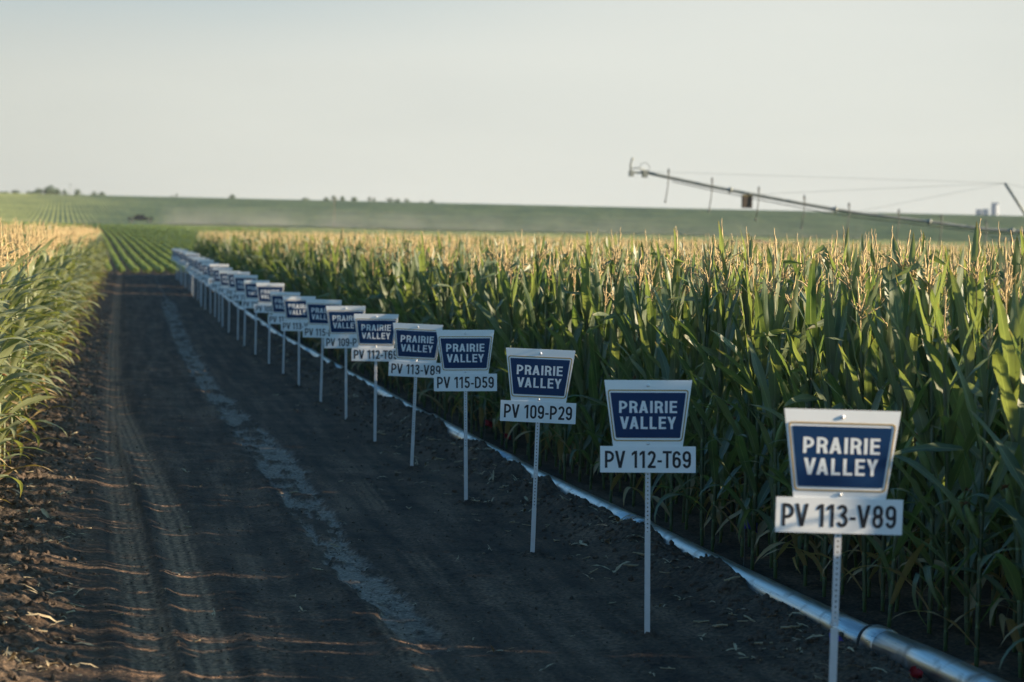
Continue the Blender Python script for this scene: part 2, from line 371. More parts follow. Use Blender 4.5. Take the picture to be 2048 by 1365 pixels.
# ------------------------------------------------------------------ ground
def grid_mesh(name, X, Y, Z, m, attr=None, smooth=True):
    ny, nx = X.shape
    V = np.stack([X, Y, Z], -1).reshape(-1, 3)
    i = np.arange(ny-1)[:, None]*nx+np.arange(nx-1)[None, :]
    F = np.stack([i, i+1, i+nx+1, i+nx], -1).reshape(-1, 4)
    me = mesh_np(name, V, F, [m], smooth=smooth)
    if attr is not None:
        a = me.attributes.new('mask', 'FLOAT_COLOR', 'POINT')
        c = np.ones((len(V), 4), np.float32); c[:, :3] = attr.reshape(-1, 3); a.data.foreach_set('color', c.ravel())
    return me

# one sheet to the horizon
gx = np.concatenate([np.linspace(-3000, -80, 12), np.linspace(-60, 600, 34), np.linspace(800, 4500, 12)])
gy = np.concatenate([np.linspace(-60, 700, 90), np.linspace(720, 1500, 60), np.linspace(1600, 7000, 30)])
GX, GY = np.meshgrid(gx, gy)
m_far = noisy('field_ground', (.045, .038, .03), (.075, .06, .045), .5, .9, 5, .3)
tag(link('ground', grid_mesh('ground', GX, GY, macro(GY)-.12, m_far)), kind='structure')

ys = [8.0]
while ys[-1] < 143.5: ys.append(ys[-1]+max(.016, .019*(ys[-1]/13.)**1.55))
ys = np.array(ys)
xs = np.concatenate([np.arange(-9, -2.2, .1), np.arange(-2.2, -.3, .014), np.arange(-.3, 5.4, .0165), np.arange(5.4, 12, .1)])
RX, RY = np.meshgrid(xs, ys)
rz, left, trk, mud, bank = relief(RX, RY)
att = np.stack([mud, trk*sst(.2, .55, fbm(RX/.4, RY/1.8, 61, 3)+.15), np.clip(left+bank*.6, 0, 1)*sst(.3, .7, fbm(RX/.25, RY/.25, 66, 3)+.15)], -1)
tag(link('dirt_road', grid_mesh('dirt_road', RX, RY, macro(RY)+rz, M_SOIL, att)), kind='structure')
del RX, RY, rz, left, trk, mud, bank, att

# sown hill: ridged rows running up the slope
def hill_material():
    m, N, L, b = mat('hill_crop', (.06, .1, .035), .75, 0, .3)
    tc = N.new('ShaderNodeTexCoord')
    def nz(sc, stretch):
        mp = N.new('ShaderNodeMapping'); mp.inputs['Scale'].default_value = stretch; L.new(tc.outputs['Object'], mp.inputs[0])
        n = N.new('ShaderNodeTexNoise'); n.inputs['Scale'].default_value = sc; n.inputs['Detail'].default_value = 5; L.new(mp.outputs[0], n.inputs['Vector']); return n
    a = nz(1, (.05, .02, 0)); c = nz(1, (.5, .07, 0))
    ad = node(N, 'ShaderNodeMath', operation='MULTIPLY_ADD'); L.new(c.outputs['Fac'], ad.inputs[0]); ad.inputs[1].default_value = .45
    q = node(N, 'ShaderNodeMath', operation='MULTIPLY'); L.new(a.outputs['Fac'], q.inputs[0]); q.inputs[1].default_value = .55; L.new(q.outputs[0], ad.inputs[2])
    r = ramp(N, [(.38, (.125, .150, .038)), (.62, (.262, .278, .080))]); L.new(ad.outputs[0], r.inputs[0]); L.new(r.outputs[0], b.inputs['Base Color'])
    return m
M_HILL = hill_material()
ang = R(1.35)
def hill(u0_, u1_, du, y0, y1, ny, name, amp):
    u = np.arange(u0_, u1_, du); y = y0+(y1-y0)*np.linspace(0, 1, ny)
    U, Yg = np.meshgrid(u, y)
    Xg = U - np.tan(ang)*(Yg-600)
    rough = fbm(Xg/1.1, Yg/6., 77, 2)
    Z = macro(Yg)+.05+amp*(.5+.5*np.cos(2*np.pi*U/1.52))*(.6+.8*rough)
    return grid_mesh(name, Xg, Yg, Z, M_HILL)
tag(link('hill', hill(-330, 560, .38, 606, 1410, 110, 'hill', .34)), kind='structure')
# unplanted-looking strip of the same crop between corn and farm track, beyond the corn on the right
u = np.arange(10, 330, .4); y = np.linspace(150, 597, 60); U, Yg = np.meshgrid(u, y)
tag(link('crop_terrain', grid_mesh('crop_terrain', U, Yg, macro(Yg)+.02+.5*fbm(U/1.2, Yg/4, 79, 2), M_HILL)), kind='structure')
# farm track that the pickup drives on
u = np.linspace(-90, 330, 200); y = np.array([597.5, 599, 601, 603, 604.5]); U, Yg = np.meshgrid(u, y)
tag(link('farm_track', grid_mesh('farm_track', U, Yg, macro(Yg)+.85+.1*fbm(U/3, Yg/2, 80, 2), noisy('track_dust', (.26, .20, .14), (.36, .29, .21), .8, .95))), kind='structure')

# ------------------------------------------------------------------ corn plants
def leaf_geo(base, azim, e0, droop, length, width, rs, nseg=11, kink=None):
    t = np.linspace(0, 1, nseg+1)
    th = e0 - droop*t**1.7
    if kink is not None: th = th - np.where(t > kink[0], kink[1], 0)
    ds = length/nseg
    hx = np.concatenate([[0], np.cumsum(np.cos(th[:-1])*ds)]); hz = np.concatenate([[0], np.cumsum(np.sin(th[:-1])*ds)])
    az_ = azim + rs.normal(0, .22)*t**1.5
    ca, sa = np.cos(az_), np.sin(az_)
    P = np.stack([hx*ca, hx*sa, hz], 1)+base
    T = np.stack([np.cos(th)*ca, np.cos(th)*sa, np.sin(th)], 1)
    side = np.stack([-sa, ca, 0*sa], 1); nrm = np.cross(T, side)
    tw = rs.normal(0, .75 if nseg > 8 and e0 > 1.1 else .35)*t
    B = side*np.cos(tw)[:, None]+nrm*np.sin(tw)[:, None]; Nn = np.cross(T, B)
    w = width*np.clip(.45+2.4*t, 0, 1)*np.clip(1-t**2.6, 0, 1)**.85*.5
    us = np.array([-1, -.5, 0, .5, 1.])
    ph = rs.uniform(0, 6.28, 2); fr = rs.uniform(3.5, 6.5)
    V = []
    for k, uu in enumerate(us):
        fold = .34*abs(uu)*(1-.6*t)*w
        wave = (uu*uu)*.28*w*np.sin(fr*6.28*t/2+ph[0 if uu < 0 else 1])*np.clip(t*4, 0, 1)
        V.append(P+B*(uu*w)[:, None]-Nn*(-(fold+wave))[:, None]*1.0)
    V = np.stack(V, 1)
    n = 5
    UV = np.stack([np.tile((us+1)/2, (nseg+1, 1)), np.tile(t[:, None], (1, n))], -1).reshape(-1, 2)
    i = np.arange(nseg)[:, None]*n+np.arange(n-1)[None, :]
    F = np.stack([i, i+1, i+n+1, i+n], -1).reshape(-1, 4)
    return V.reshape(-1, 3), F.tolist(), UV

def corn_variant(seed, edge=False):
    rs = np.random.default_rng(seed)
    H = rs.uniform(1.98, 2.16)
    bend = rs.normal(0, .05, 2)
    def ax(z): q = (z/H)**2; return np.array([bend[0]*q, bend[1]*q, z])
    st = MB(); zz = np.linspace(-.06, H, 12); st.tube([ax(z) for z in zz], np.interp(zz, [0, 1, H], [.0155, .0125, .006]), 6)
    nodes = np.arange(.14, H-.12, .155)
    for z in nodes: st.tube([ax(z-.008), ax(z+.008)], .0165 if z < 1.2 else .012, 6)
    lv = MB(); dl = MB(); pa = rs.uniform(0, 6.28)
    nn = len(nodes)
    for k, z in enumerate(nodes):
        f = k/(nn-1)
        a = pa+math.pi*(k % 2)+rs.normal(0, .35)
        if edge: wsc = 1.28
        else: wsc = 1.06
        L_ = np.interp(f, [0, .3, .6, .85, 1], [.80, .96, .92, .80, .60])*rs.uniform(.85, 1.15)
        wd = np.interp(f, [0, .3, .7, 1], [.06, .092, .098, .075])*wsc*rs.uniform(.88, 1.15)
        if edge: e0 = R(np.interp(f, [0, .5, 1], [40, 52, 70])+rs.normal(0, 8)); dr = R(np.interp(f, [0, .5, 1], [105, 105, 60])*rs.uniform(.6, 1.25))
        else: e0 = R(np.interp(f, [0, .5, 1], [50, 72, 83])+rs.normal(0, 6)); dr = R(np.interp(f, [0, .4, .75, 1], [112, 52, 14, 4])*rs.uniform(.35, 1.5))
        kink = (rs.uniform(.4, .75), R(rs.uniform(50, 110))) if rs.random() < (.20 if not edge else .1) else None
        tgt = dl if (f < .05 or (f < .55 and rs.random() < .05)) else lv
        V, F, UV = leaf_geo(ax(z), a, min(e0, R(86)), dr, L_, wd, rs, kink=kink)
        if tgt is dl: V = V.copy()
        tgt.add(V, F, UV)
        # leaf sheath wrapped on the stalk
        lv.tube([ax(z-.13) if z > .15 else ax(z-.05), ax(z-.02), ax(z+.01)], [.0175, .0185, .014], 6, cap=False)
    ts = MB(); top = ax(H); tl = rs.uniform(.29, .42)
    def spike(p0, d, ln, r_, drp=0):
        n = 9; t = np.linspace(0, 1, n); d = np.array(d)/np.linalg.norm(d)
        pts = p0+d*(t*ln)[:, None]; pts[:, 2] -= drp*ln*t**2
        pts[:, :2] += rs.normal(0, .0035, (n, 2))
        rr = r_*np.where(np.arange(n) % 2 == 0, 1.25, .62)*np.interp(t, [0, .12, .8, 1], [.5, 1, 1, .35])
        ts.tube(pts, rr, 4)
    ts.tube([top, top+[0, 0, .16]], .0045, 5)
    top = top+np.array([0, 0, .07])
    spike(top+[0, 0, .08], (rs.normal(0, .08), rs.normal(0, .08), 1), tl, .0068)
    for k in range(int(rs.integers(5, 10))):
        a = rs.uniform(0, 6.28); e = R(rs.uniform(45, 78))
        spike(top+[0, 0, .05+.11*k/10], (math.cos(a)*math.cos(e), math.sin(a)*math.cos(e), math.sin(e)), rs.uniform(.15, .25), .0050, rs.uniform(0, .4))
    er = MB(); sk = MB()
    ez = nodes[int(nn*.48)]; a = pa+rs.normal(0, .4); d = np.array([math.cos(a)*.42, math.sin(a)*.42, .9]); d /= np.linalg.norm(d)
    t = np.linspace(0, 1, 8); er.tube(ax(ez)+d*(t*.25)[:, None]+np.array([math.cos(a), math.sin(a), 0])*.012, .031*np.clip(np.sin(np.pi*(t*.86+.1)), .1, 1)**.7, 7)
    tip = ax(ez)+d*.25+np.array([math.cos(a), math.sin(a), 0])*.012
    for k in range(9):
        dd = d+rs.normal(0, .45, 3); dd /= np.linalg.norm(dd); tt = np.linspace(0, 1, 5)
        pts = tip+dd*(tt*.055)[:, None]; pts[:, 2] -= .03*tt**2
        sk.tube(pts, .0032, 3)
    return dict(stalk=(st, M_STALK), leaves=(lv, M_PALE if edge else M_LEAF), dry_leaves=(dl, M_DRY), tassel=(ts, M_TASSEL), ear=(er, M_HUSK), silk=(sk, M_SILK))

def part_mesh(name, mb, m): return mesh_np(name, np.concatenate(mb.V), mb.F, [m], uv=np.concatenate(mb.UV))
VARS = []
for k in range(16):
    parts = corn_variant(100+k, edge=k >= 12)
    meshes = {n: part_mesh('corn_'+n, mb, m) for n, (mb, m) in parts.items() if mb.V}
    V = []; F = []; mi = []; uv = []; n0 = 0; ml = []
    for n, (mb, m) in parts.items():
        if not mb.V: continue
        v = np.concatenate(mb.V); V.append(v); uv.append(np.concatenate(mb.UV))
        F += [[i+n0 for i in f] for f in mb.F]; mi += [len(ml)]*len(mb.F); ml.append(m); n0 += len(v)
    joined = mesh_np('corn_plant_whole', np.concatenate(V), F, ml, mi, np.concatenate(uv))
    VARS.append((meshes, joined))

def scatter(name, pts, rot, scl, idx, protos, mats_=()):
    """one object that instances the prototype meshes on its points"""
    c = bpy.data.collections.new(name+'_sources')
    for k, me in enumerate(protos):
        c.objects.link(bpy.data.objects.new('%s_source_%02d' % (name, k), me))
    me = bpy.data.meshes.new(name); n = len(pts)
    me.vertices.add(n); me.vertices.foreach_set('co', np.asarray(pts, np.float32).ravel())
    for nm, ty, dat, key in (('rot', 'FLOAT_VECTOR', rot, 'vector'), ('scl', 'FLOAT_VECTOR', scl, 'vector'), ('idx', 'INT', idx, 'value')):
        a = me.attributes.new(nm, ty, 'POINT'); a.data.foreach_set(key, np.asarray(dat, np.int32 if ty == 'INT' else np.float32).ravel())
    o = link(name, me)
    g = bpy.data.node_groups.new(name+'_nodes', 'GeometryNodeTree')
    g.interface.new_socket('Geometry', in_out='INPUT', socket_type='NodeSocketGeometry')
    g.interface.new_socket('Geometry', in_out='OUTPUT', socket_type='NodeSocketGeometry')
    N = g.nodes; L = g.links
    gi = N.new('NodeGroupInput'); go = N.new('NodeGroupOutput'); ip = N.new('GeometryNodeInstanceOnPoints')
    ci = N.new('GeometryNodeCollectionInfo'); ci.inputs['Collection'].default_value = c
    ci.inputs['Separate Children'].default_value = True; ci.inputs['Reset Children'].default_value = True
    def na(nm, ty):
        q = N.new('GeometryNodeInputNamedAttribute'); q.data_type = ty; q.inputs['Name'].default_value = nm; return q.outputs['Attribute']
    e2r = N.new('FunctionNodeEulerToRotation')
    L.new(na('rot', 'FLOAT_VECTOR'), e2r.inputs[0]); L.new(e2r.outputs[0], ip.inputs['Rotation'])
    L.new(na('scl', 'FLOAT_VECTOR'), ip.inputs['Scale']); L.new(na('idx', 'INT'), ip.inputs['Instance Index'])
    L.new(gi.outputs[0], ip.inputs['Points']); L.new(ci.outputs[0], ip.inputs['Instance'])
    ip.inputs['Pick Instance'].default_value = True
    L.new(ip.outputs[0], go.inputs[0])
    md = o.modifiers.new('scatter', 'NODES'); md.node_group = g
    return o

# plant positions, rows run across the road
def gapped(x, y):                                # narrow gaps the low sun shines through
    for y0, w_, depth in ((98., 1.0, 7.5), (112., 1.2, 7.5), (24., .35, 3.), (17.6, .35, 3.0), (14.6, .35, 3.0)):
        yy = y0 - (x-1.5)*(-SUN_TRAVEL[1]/SUN_TRAVEL[0])*-1.0
        c = y0 + (x-1.5)*(SUN_TRAVEL[1]/SUN_TRAVEL[0])
        if abs(y-c) < w_*.5 and x < 4.4+depth: return True
    return False
plants_r, plants_l = [], []
row_y = np.arange(5.66, 139.2, .762)
for ri, y in enumerate(row_y):
    x0 = float(pipe_x(y))+.36; x1 = max(y*math.tan(R(21.6))+5, x0+10)
    k = 0; x = x0+rng.uniform(-.05, .12)
    while x < x1:
        py = y+rng.normal(0, .10 if k < 5 else .035)
        if rng.random() > .04 and not gapped(x, py): plants_r.append((x, py, k, ri))
        x += rng.uniform(.135, .195) if x < x0+14 else rng.uniform(.17, .23); k += 1
for ri, y in enumerate(np.arange(9.5, 141.5, .762)):
    x1 = -1.16 if y > 20 else -1.5; x0_ = min(-6.5, y*math.tan(R(-3.2))-3)
    k = 0; x = x1-rng.uniform(-.08, .08)
    while x > x0_:
        if rng.random() > .04: plants_l.append((x, y+rng.normal(0, .03), k, ri))
        x -= rng.uniform(.135, .195); k += 1

def in_view(x, y, z, m=.02):
    d = Vector((x, y, z-CAM_H)); zc = d.dot(fw)
    if zc < 1: return False
    a = d.dot(rt)/zc*85/36; b = d.dot(up)/zc*85/36
    return abs(a) < .5+m and abs(b) < .3333+m
cand = []
for side, P in (('r', plants_r), ('l', plants_l)):
    for n, (x, y, k, ri) in enumerate(P):
        if k < 7 and y < 48 and any(in_view(x, y, z) for z in (.3, 1.0, 1.7, 2.4)):
            cand.append((y*(1+.10*k)+(6 if side == 'l' and k > 4 else 0), side, n))
cand.sort(); keep = {'r': set(), 'l': set()}
for s_, side, n in cand[:300]: keep[side].add(n)

ORD = ['nearest', 'second', 'third', 'fourth', 'fifth', 'sixth', 'seventh', 'eighth', 'ninth', 'tenth', 'eleventh', 'twelfth', 'thirteenth', 'fourteenth', 'fifteenth', 'sixteenth', 'seventeenth', 'eighteenth', 'nineteenth', 'twentieth']
ORD += ['twenty-'+w for w in ('first', 'second', 'third', 'fourth', 'fifth', 'sixth', 'seventh', 'eighth', 'ninth')] + ['thirtieth'] + ['thirty-'+w for w in ('first', 'second', 'third', 'fourth', 'fifth', 'sixth', 'seventh')]
DEPTHW = ['on the outer edge', 'one plant in from the edge', 'two plants in from the edge', 'three plants in from the edge', 'four plants in', 'five plants in', 'six plants in']
def plant_pose(x, y, side, k):
    if side == 'l': v = rng.integers(12, 16) if k < 4 else rng.integers(0, 16)
    else: v = rng.integers(0, 12)
    sc = min(rng.normal(.925, .045), 1.0)
    if side == 'l': sc *= 1.025
    if side == 'r' and 10.2 < y < 12.4 and x < 8.5: sc *= .86  # plants mostly out of frame, shortened to let sun streaks onto the near road
    rotz = rng.uniform(0, 6.283)
    if side == 'l' and k < 3 and rng.random() < .75: rotz = rng.normal(0, .5)+(0 if rng.random() < .5 else math.pi)
    return int(v), sc, rng.normal(0, .035), rng.normal(0, .035), rotz
stuff = {'r': [], 'l': []}
for side, P in (('r', plants_r), ('l', plants_l)):
    arr = np.array([(p[0], p[1]) for p in P]); Z = gz(arr[:, 0], arr[:, 1])
    for n, (x, y, k, ri) in enumerate(P):
        v, sc, rx, ry, rzz = plant_pose(x, y, side, k)
        if n in keep[side]:
            si = int(np.argmin([abs(y-q) for q in SIGN_Y]))
            if side == 'r':
                lab = 'corn plant behind the pipe beside the %s sign, %s' % (ORD[si], DEPTHW[k])
                grp = 'corn plants in the front rows right of the pipe'
            else:
                lab = 'sunlit corn plant left of road level with %s sign, %s' % (ORD[si], DEPTHW[k])
                grp = 'corn plants along the left edge of the road'
            o = empty('corn_plant', (x, y, Z[n]), 0, lab, 'corn plant', grp)
            o.rotation_euler = (rx, ry, rzz); o.scale = (sc,)*3
            ms = VARS[v][0]
            for nm in ('stalk', 'leaves', 'dry_leaves', 'tassel', 'ear'):
                if nm in ms:
                    c = link(nm, ms[nm], o)
                    if nm == 'ear' and 'silk' in ms: link('silk', ms['silk'], c)
        else:
            stuff[side].append((x, y, Z[n], rx, ry, rzz, sc, v))
for side, nm, lab in (('r', 'corn_field', 'dense stand of tasselled corn stretching back behind the aluminium pipe'), ('l', 'corn_field', 'sunlit stand of tasselled corn along the left side of the dirt road')):
    A = np.array(stuff[side])
    o = scatter(nm, A[:, :3], A[:, 3:6], np.repeat(A[:, 6:7], 3, 1), A[:, 7], [v[1] for v in VARS])
    tag(o, lab, 'corn field', kind='stuff')

# ------------------------------------------------------------------ soybeans beyond the road end
def soy_variant(seed):
    rs = np.random.default_rng(seed); b = MB()
    for k in range(70):
        a = rs.uniform(0, 6.28); rr = .19*math.sqrt(rs.random()); zz = .12+.36*math.sqrt(max(0, 1-(rr/.23)**2))*rs.uniform(.75, 1.05)
        c = np.array([rr*math.cos(a), rr*math.sin(a), zz]); s_ = rs.uniform(.05, .085)
        e1 = np.array([math.cos(a), math.sin(a), rs.normal(-.25, .3)]); e1 /= np.linalg.norm(e1)
        e2 = np.cross([0, 0, 1.], e1)+rs.normal(0, .25, 3); e2 /= np.linalg.norm(e2)
        b.add([c-e1*s_, c+e2*s_*.7, c+e1*s_*1.2, c-e2*s_*.7], [(0, 1, 2, 3)], [(0, 0), (1, 0), (1, 1), (0, 1)])
    b.tube([(0, 0, -.05), (0, 0, .3)], .012, 4)
    return part_mesh('soybean', b, M_SOY)
SOY = [soy_variant(k) for k in range(5)]
sp = []
ta = math.tan(R(.85))
for u in np.arange(-60, 60, .762):
    y = 142.2+rng.uniform(0, .4)
    while y < 590:
        x = u-ta*(y-142)
        if -.052*y-3 < x < max(.058*y+4, 9): sp.append((x+rng.normal(0, .03), y, rng.uniform(.85, 1.15)))
        y += rng.uniform(.26, .38)*(1 if y < 230 else 1.5 if y < 350 else 2.2)
sp = np.array(sp); n = len(sp)
o = scatter('soybean_rows', np.stack([sp[:, 0], sp[:, 1], macro(sp[:, 1])-.1], 1), np.stack([rng.normal(0, .08, n), rng.normal(0, .08, n), rng.normal(0, .15, n)+math.pi*rng.integers(0, 2, n)], 1),
            np.stack([sp[:, 2], sp[:, 2]*np.where(sp[:, 1] > 350, 2.6, np.where(sp[:, 1] > 230, 1.8, 1.2)), sp[:, 2]*1.15], 1)*np.array([.72, 1, .8]), rng.integers(0, 5, n), SOY)
o['label'] = 'low green soybean rows rising beyond the end of the dirt road'; tag(o, cat='soybeans', kind='stuff')

# ------------------------------------------------------------------ plot signs
def _arc(cx, cy, rx, ry, a0, a1, n=9): return [(cx+rx*math.cos(R(a0+(a1-a0)*k/n)), cy+ry*math.sin(R(a0+(a1-a0)*k/n))) for k in range(n+1)]
def _ribbon(path, w, closed=False):              # list of quads following a path with stroke width w
    P = [Vector(p) for p in path]; n = len(P); o = []
    for k in range(n):
        a = P[k-1] if (k or closed) else None; b = P[(k+1) % n] if (k < n-1 or closed) else None
        d0 = (P[k]-a).normalized() if a is not None else (b-P[k]).normalized()
        d1 = (b-P[k]).normalized() if b is not None else d0
        t = (d0+d1).normalized(); nn = Vector((-t.y, t.x)); c = max(.5, nn.dot(Vector((-d0.y, d0.x))))
        o.append((P[k]+nn*(w/2/c), P[k]-nn*(w/2/c)))
    return [[tuple(o[k][0]), tuple(o[k][1]), tuple(o[(k+1) % n][1]), tuple(o[(k+1) % n][0])] for k in range(n if closed else n-1)]
def _rrect(x0, y0, x1, y1, r):
    ry = min(r*1.15, (y1-y0)/2)
    return _arc(x1-r, y1-ry, r, ry, 0, 90)+_arc(x0+r, y1-ry, r, ry, 90, 180)+_arc(x0+r, y0+ry, r, ry, 180, 270)+_arc(x1-r, y0+ry, r, ry, 270, 360)
def glyph(ch, w):
    """layers of polygons for one capital or digit of height 1, and its advance width"""
    h = w/2; v = w*1.1
    def bx(x0, y0, x1, y1): return [[(x0, y0), (x1, y0), (x1, y1), (x0, y1)]]
    def slant(x0, x1, y0, y1): return [[(x0-v/2, y0), (x0+v/2, y0), (x1+v/2, y1), (x1-v/2, y1)]]
    if ch == ' ': return [], .24
    if ch == 'I': return [bx(0, 0, w, 1)], w
    if ch == '-': return [bx(0, .33, .27, .33+w*.85)], .27
    if ch == 'L': return [[[(0, 0), (.48, 0), (.48, w*.95), (w, w*.95), (w, 1), (0, 1)]]], .48
    if ch == 'T': return [bx(0, 1-w*.95, .54, 1), bx(.27-h, 0, .27+h, 1-w*.95)], .54
    if ch == 'E': return [bx(0, 0, w, 1), bx(w, 0, .5, w*.95), bx(w, .52-h*.95, .47, .52+h*.95), bx(w, 1-w*.95, .5, 1)], .5
    if ch in 'VA':
        W_ = .62; a, b = (1, 0) if ch == 'V' else (0, 1)
        L_ = [slant(v/2, W_/2, a, b), slant(W_-v/2, W_/2, a, b)]
        if ch == 'A': L_.append(bx(W_*.22, .20, W_*.78, .20+w*.85))
        return L_, W_
    if ch == 'Y': return [slant(v/2, .30, 1, .40), slant(.60-v/2, .30, 1, .40), bx(.30-h, 0, .30+h, .46)], .60
    if ch in 'PR':
        W_ = .55; t, b = 1-h, .44+(.02 if ch == 'R' else -.03); r = (t-b)/2
        L_ = [bx(0, 0, w, 1), _ribbon([(w*.6, t), (W_-h-r, t)]+_arc(W_-h-r, (t+b)/2, r, r, 90, -90)[1:]+[(w*.6, b)], w)]
        if ch == 'R': L_.append([[(W_-v*1.02, 0), (W_+.02, 0), (.30+v*.95, b), (.30-.02, b)]])
        return L_, W_
    if ch == 'D': return [bx(0, 0, w, 1), _ribbon([(w*.6, 1-h)]+[(.25, 1-h)]+_arc(.25, .66, .56-h-.25, .34-h, 90, 0)+_arc(.25, .34, .56-h-.25, .34-h, 0, -90)+[(w*.6, h)], w)], .56
    if ch == '0': return [_ribbon(_rrect(h, h, .50-h, 1-h, .25-h-.001), w, True)], .50
    if ch == '1': return [bx(.17, 0, .17+w, 1), [[(0, .70), (.17, .82), (.17, 1.0), (.15, .99), (0, .86)]]], .17+w+.05
    if ch == '8': return [_ribbon(_rrect(.02+h, .50, .48-h, 1-h, .23-h-.001), w, True), _ribbon(_rrect(h, h, .50-h, .53, .25-h-.001), w, True)], .50
    if ch in '69':
        L_ = [_ribbon(_rrect(h, h, .50-h, .60-h*.4, .25-h-.001), w, True), _ribbon(_arc(.25, .68, .25-h, .32-h, 18, 180)+[(h, .30)], w)]
        if ch == '9': L_ = [[[(.5-x, 1-y) for x, y in p] for p in q] for q in L_]
        return L_, .50
    if ch == '3': return [_ribbon(_arc(.235, .755, .235-h, .245-h, 165, -90), w), _ribbon(_arc(.245, .285, .255-h, .285-h, 90, -165), w), bx(.15, .53-h*.9, .26, .53+h*.9)], .50
    if ch == '2': return [_ribbon(_arc(.25, .72, .25-h, .28-h, 170, -30)+[(.30, .36), (h*1.25, h)], w), bx(.02, 0, .50, w*.95)], .50
    if ch == '5': return [bx(.07, 1-w*.95, .46, 1), bx(.05, .50, .05+w, 1-w*.95), _ribbon([(.09, .55)]+_arc(.245, .325, .255-h, .325-h, 115, -160), w)], .50
    return [], .4
def text_mesh(body, cx, cz, w, hh, y, weight=.172, gap=.135):
    V = []; F = []; X = 0
    for ci, ch in enumerate(body):
        L_, adv = glyph(ch, weight)
        for k, polys in enumerate(L_):
            for p in polys:
                ar = sum(p[i][0]*p[(i+1) % len(p)][1]-p[(i+1) % len(p)][0]*p[i][1] for i in range(len(p)))
                if ar < 0: p = p[::-1]
                F.append(list(range(len(V), len(V)+len(p)))); V += [(px+X, -.00008*k, pz) for px, pz in p]
        nx = body[ci+1] if ci+1 < len(body) else ''
        kern = -.10 if (ch+nx) in ('VA', 'AL', 'RA', 'EY', 'LL', 'PV', '-V', '-T', 'T6') and (ch+nx) in ('VA',) else (-.05 if (ch+nx) in ('RA', 'EY', 'PV', '-V', '-T', 'T6', 'V ') else 0)
        X += adv+gap+kern
    V = np.array(V); lo = V[:, 0].min(); hi = V[:, 0].max()
    return np.stack([(V[:, 0]-lo)/(hi-lo)*w+cx-w/2, V[:, 1]+y, V[:, 2]*hh+cz-hh/2], 1), F
def lettering(lines, m):
    V = []; F = []; n = 0
    for args in lines:
        v, f = text_mesh(*args); V.append(v); F += [[i+n for i in q] for q in f]; n += len(v)
    return mesh_np('lettering', np.concatenate(V), F, [m], smooth=False)
def rtrap(wt, wb, zt, zb, r, n=5):               # rounded trapezoid outline, counter-clockwise seen from the front (-y)
    c = [Vector((-wb/2, zb)), Vector((wb/2, zb)), Vector((wt/2, zt)), Vector((-wt/2, zt))]
    P = []
    for i in range(4):
        p = c[i]; a = (c[i-1]-p).normalized(); b = (c[(i+1) % 4]-p).normalized()
        for k in range(n+1):
            t = k/n; q = p+a*r*(1-t)**2+b*r*t**2
            P.append((q.x, q.y))
    return P
def ring(outer, inner, y0, y1):
    n = len(outer); mb = MB()
    V = [(x, y0, z) for x, z in outer]+[(x, y0, z) for x, z in inner]+[(x, y1, z) for x, z in outer]+[(x, y1, z) for x, z in inner]
    F = []
    for i in range(n):
        j = (i+1) % n
        F += [(i, j, n+j, n+i), (2*n+i, i, j, 2*n+j)[::-1], (n+i, n+j, 3*n+j, 3*n+i)]
    return mb.add(V, F)
# local frame: x right, z up from plate bottom, front towards -y
PB, PT, BT = 0.0, .166, .582
SM = {}
SM['name_plate'] = MB().prism([(-.3, PB), (.3, PB), (.3, PT), (-.3, PT)], -.004, .0).mesh('name_plate', M_WHITE)
SM['board'] = MB().prism([(-.219, PT-.02), (.219, PT-.02), (.219, PT+.001), (.276, BT), (-.276, BT), (-.219, PT+.001)], .0008, .005).mesh('board', M_WHITE)
go, gi_ = rtrap(.512, .432, .522, .198, .022), rtrap(.497, .418, .5145, .2055, .018)
SM['border'] = ring(go, gi_, -.0012, .0004).mesh('border', M_GOLD)
SM['blue_panel'] = MB().prism(rtrap(.474, .402, .503, .219, .006), -.0018, .0004).mesh('blue_panel', M_BLUE)
SM['lettering'] = lettering([('PRAIRIE', 0, .4135, .364, .076, -.0026), ('VALLEY', 0, .3135, .352, .078, -.0026)], M_LETTER)
CODES = ['PV 113-V89', 'PV 112-T69', 'PV 109-P29', 'PV 115-D59']
CODE = [lettering([(c, 0, .083, .54, .108, -.0052, .15, .095)], M_INK) for c in CODES]
def bolt_mesh(z, y):
    b = MB(); b.tube([(0, y, z), (0, y-.003, z), (0, y-.0055, z), (0, y-.0065, z)], [.0105, .010, .007, .002], 12)
    return b.mesh('bolt', M_BOLT, True)
SM['bolt_top'] = bolt_mesh(.548, .0008); SM['bolt_low'] = bolt_mesh(.182, .0008)
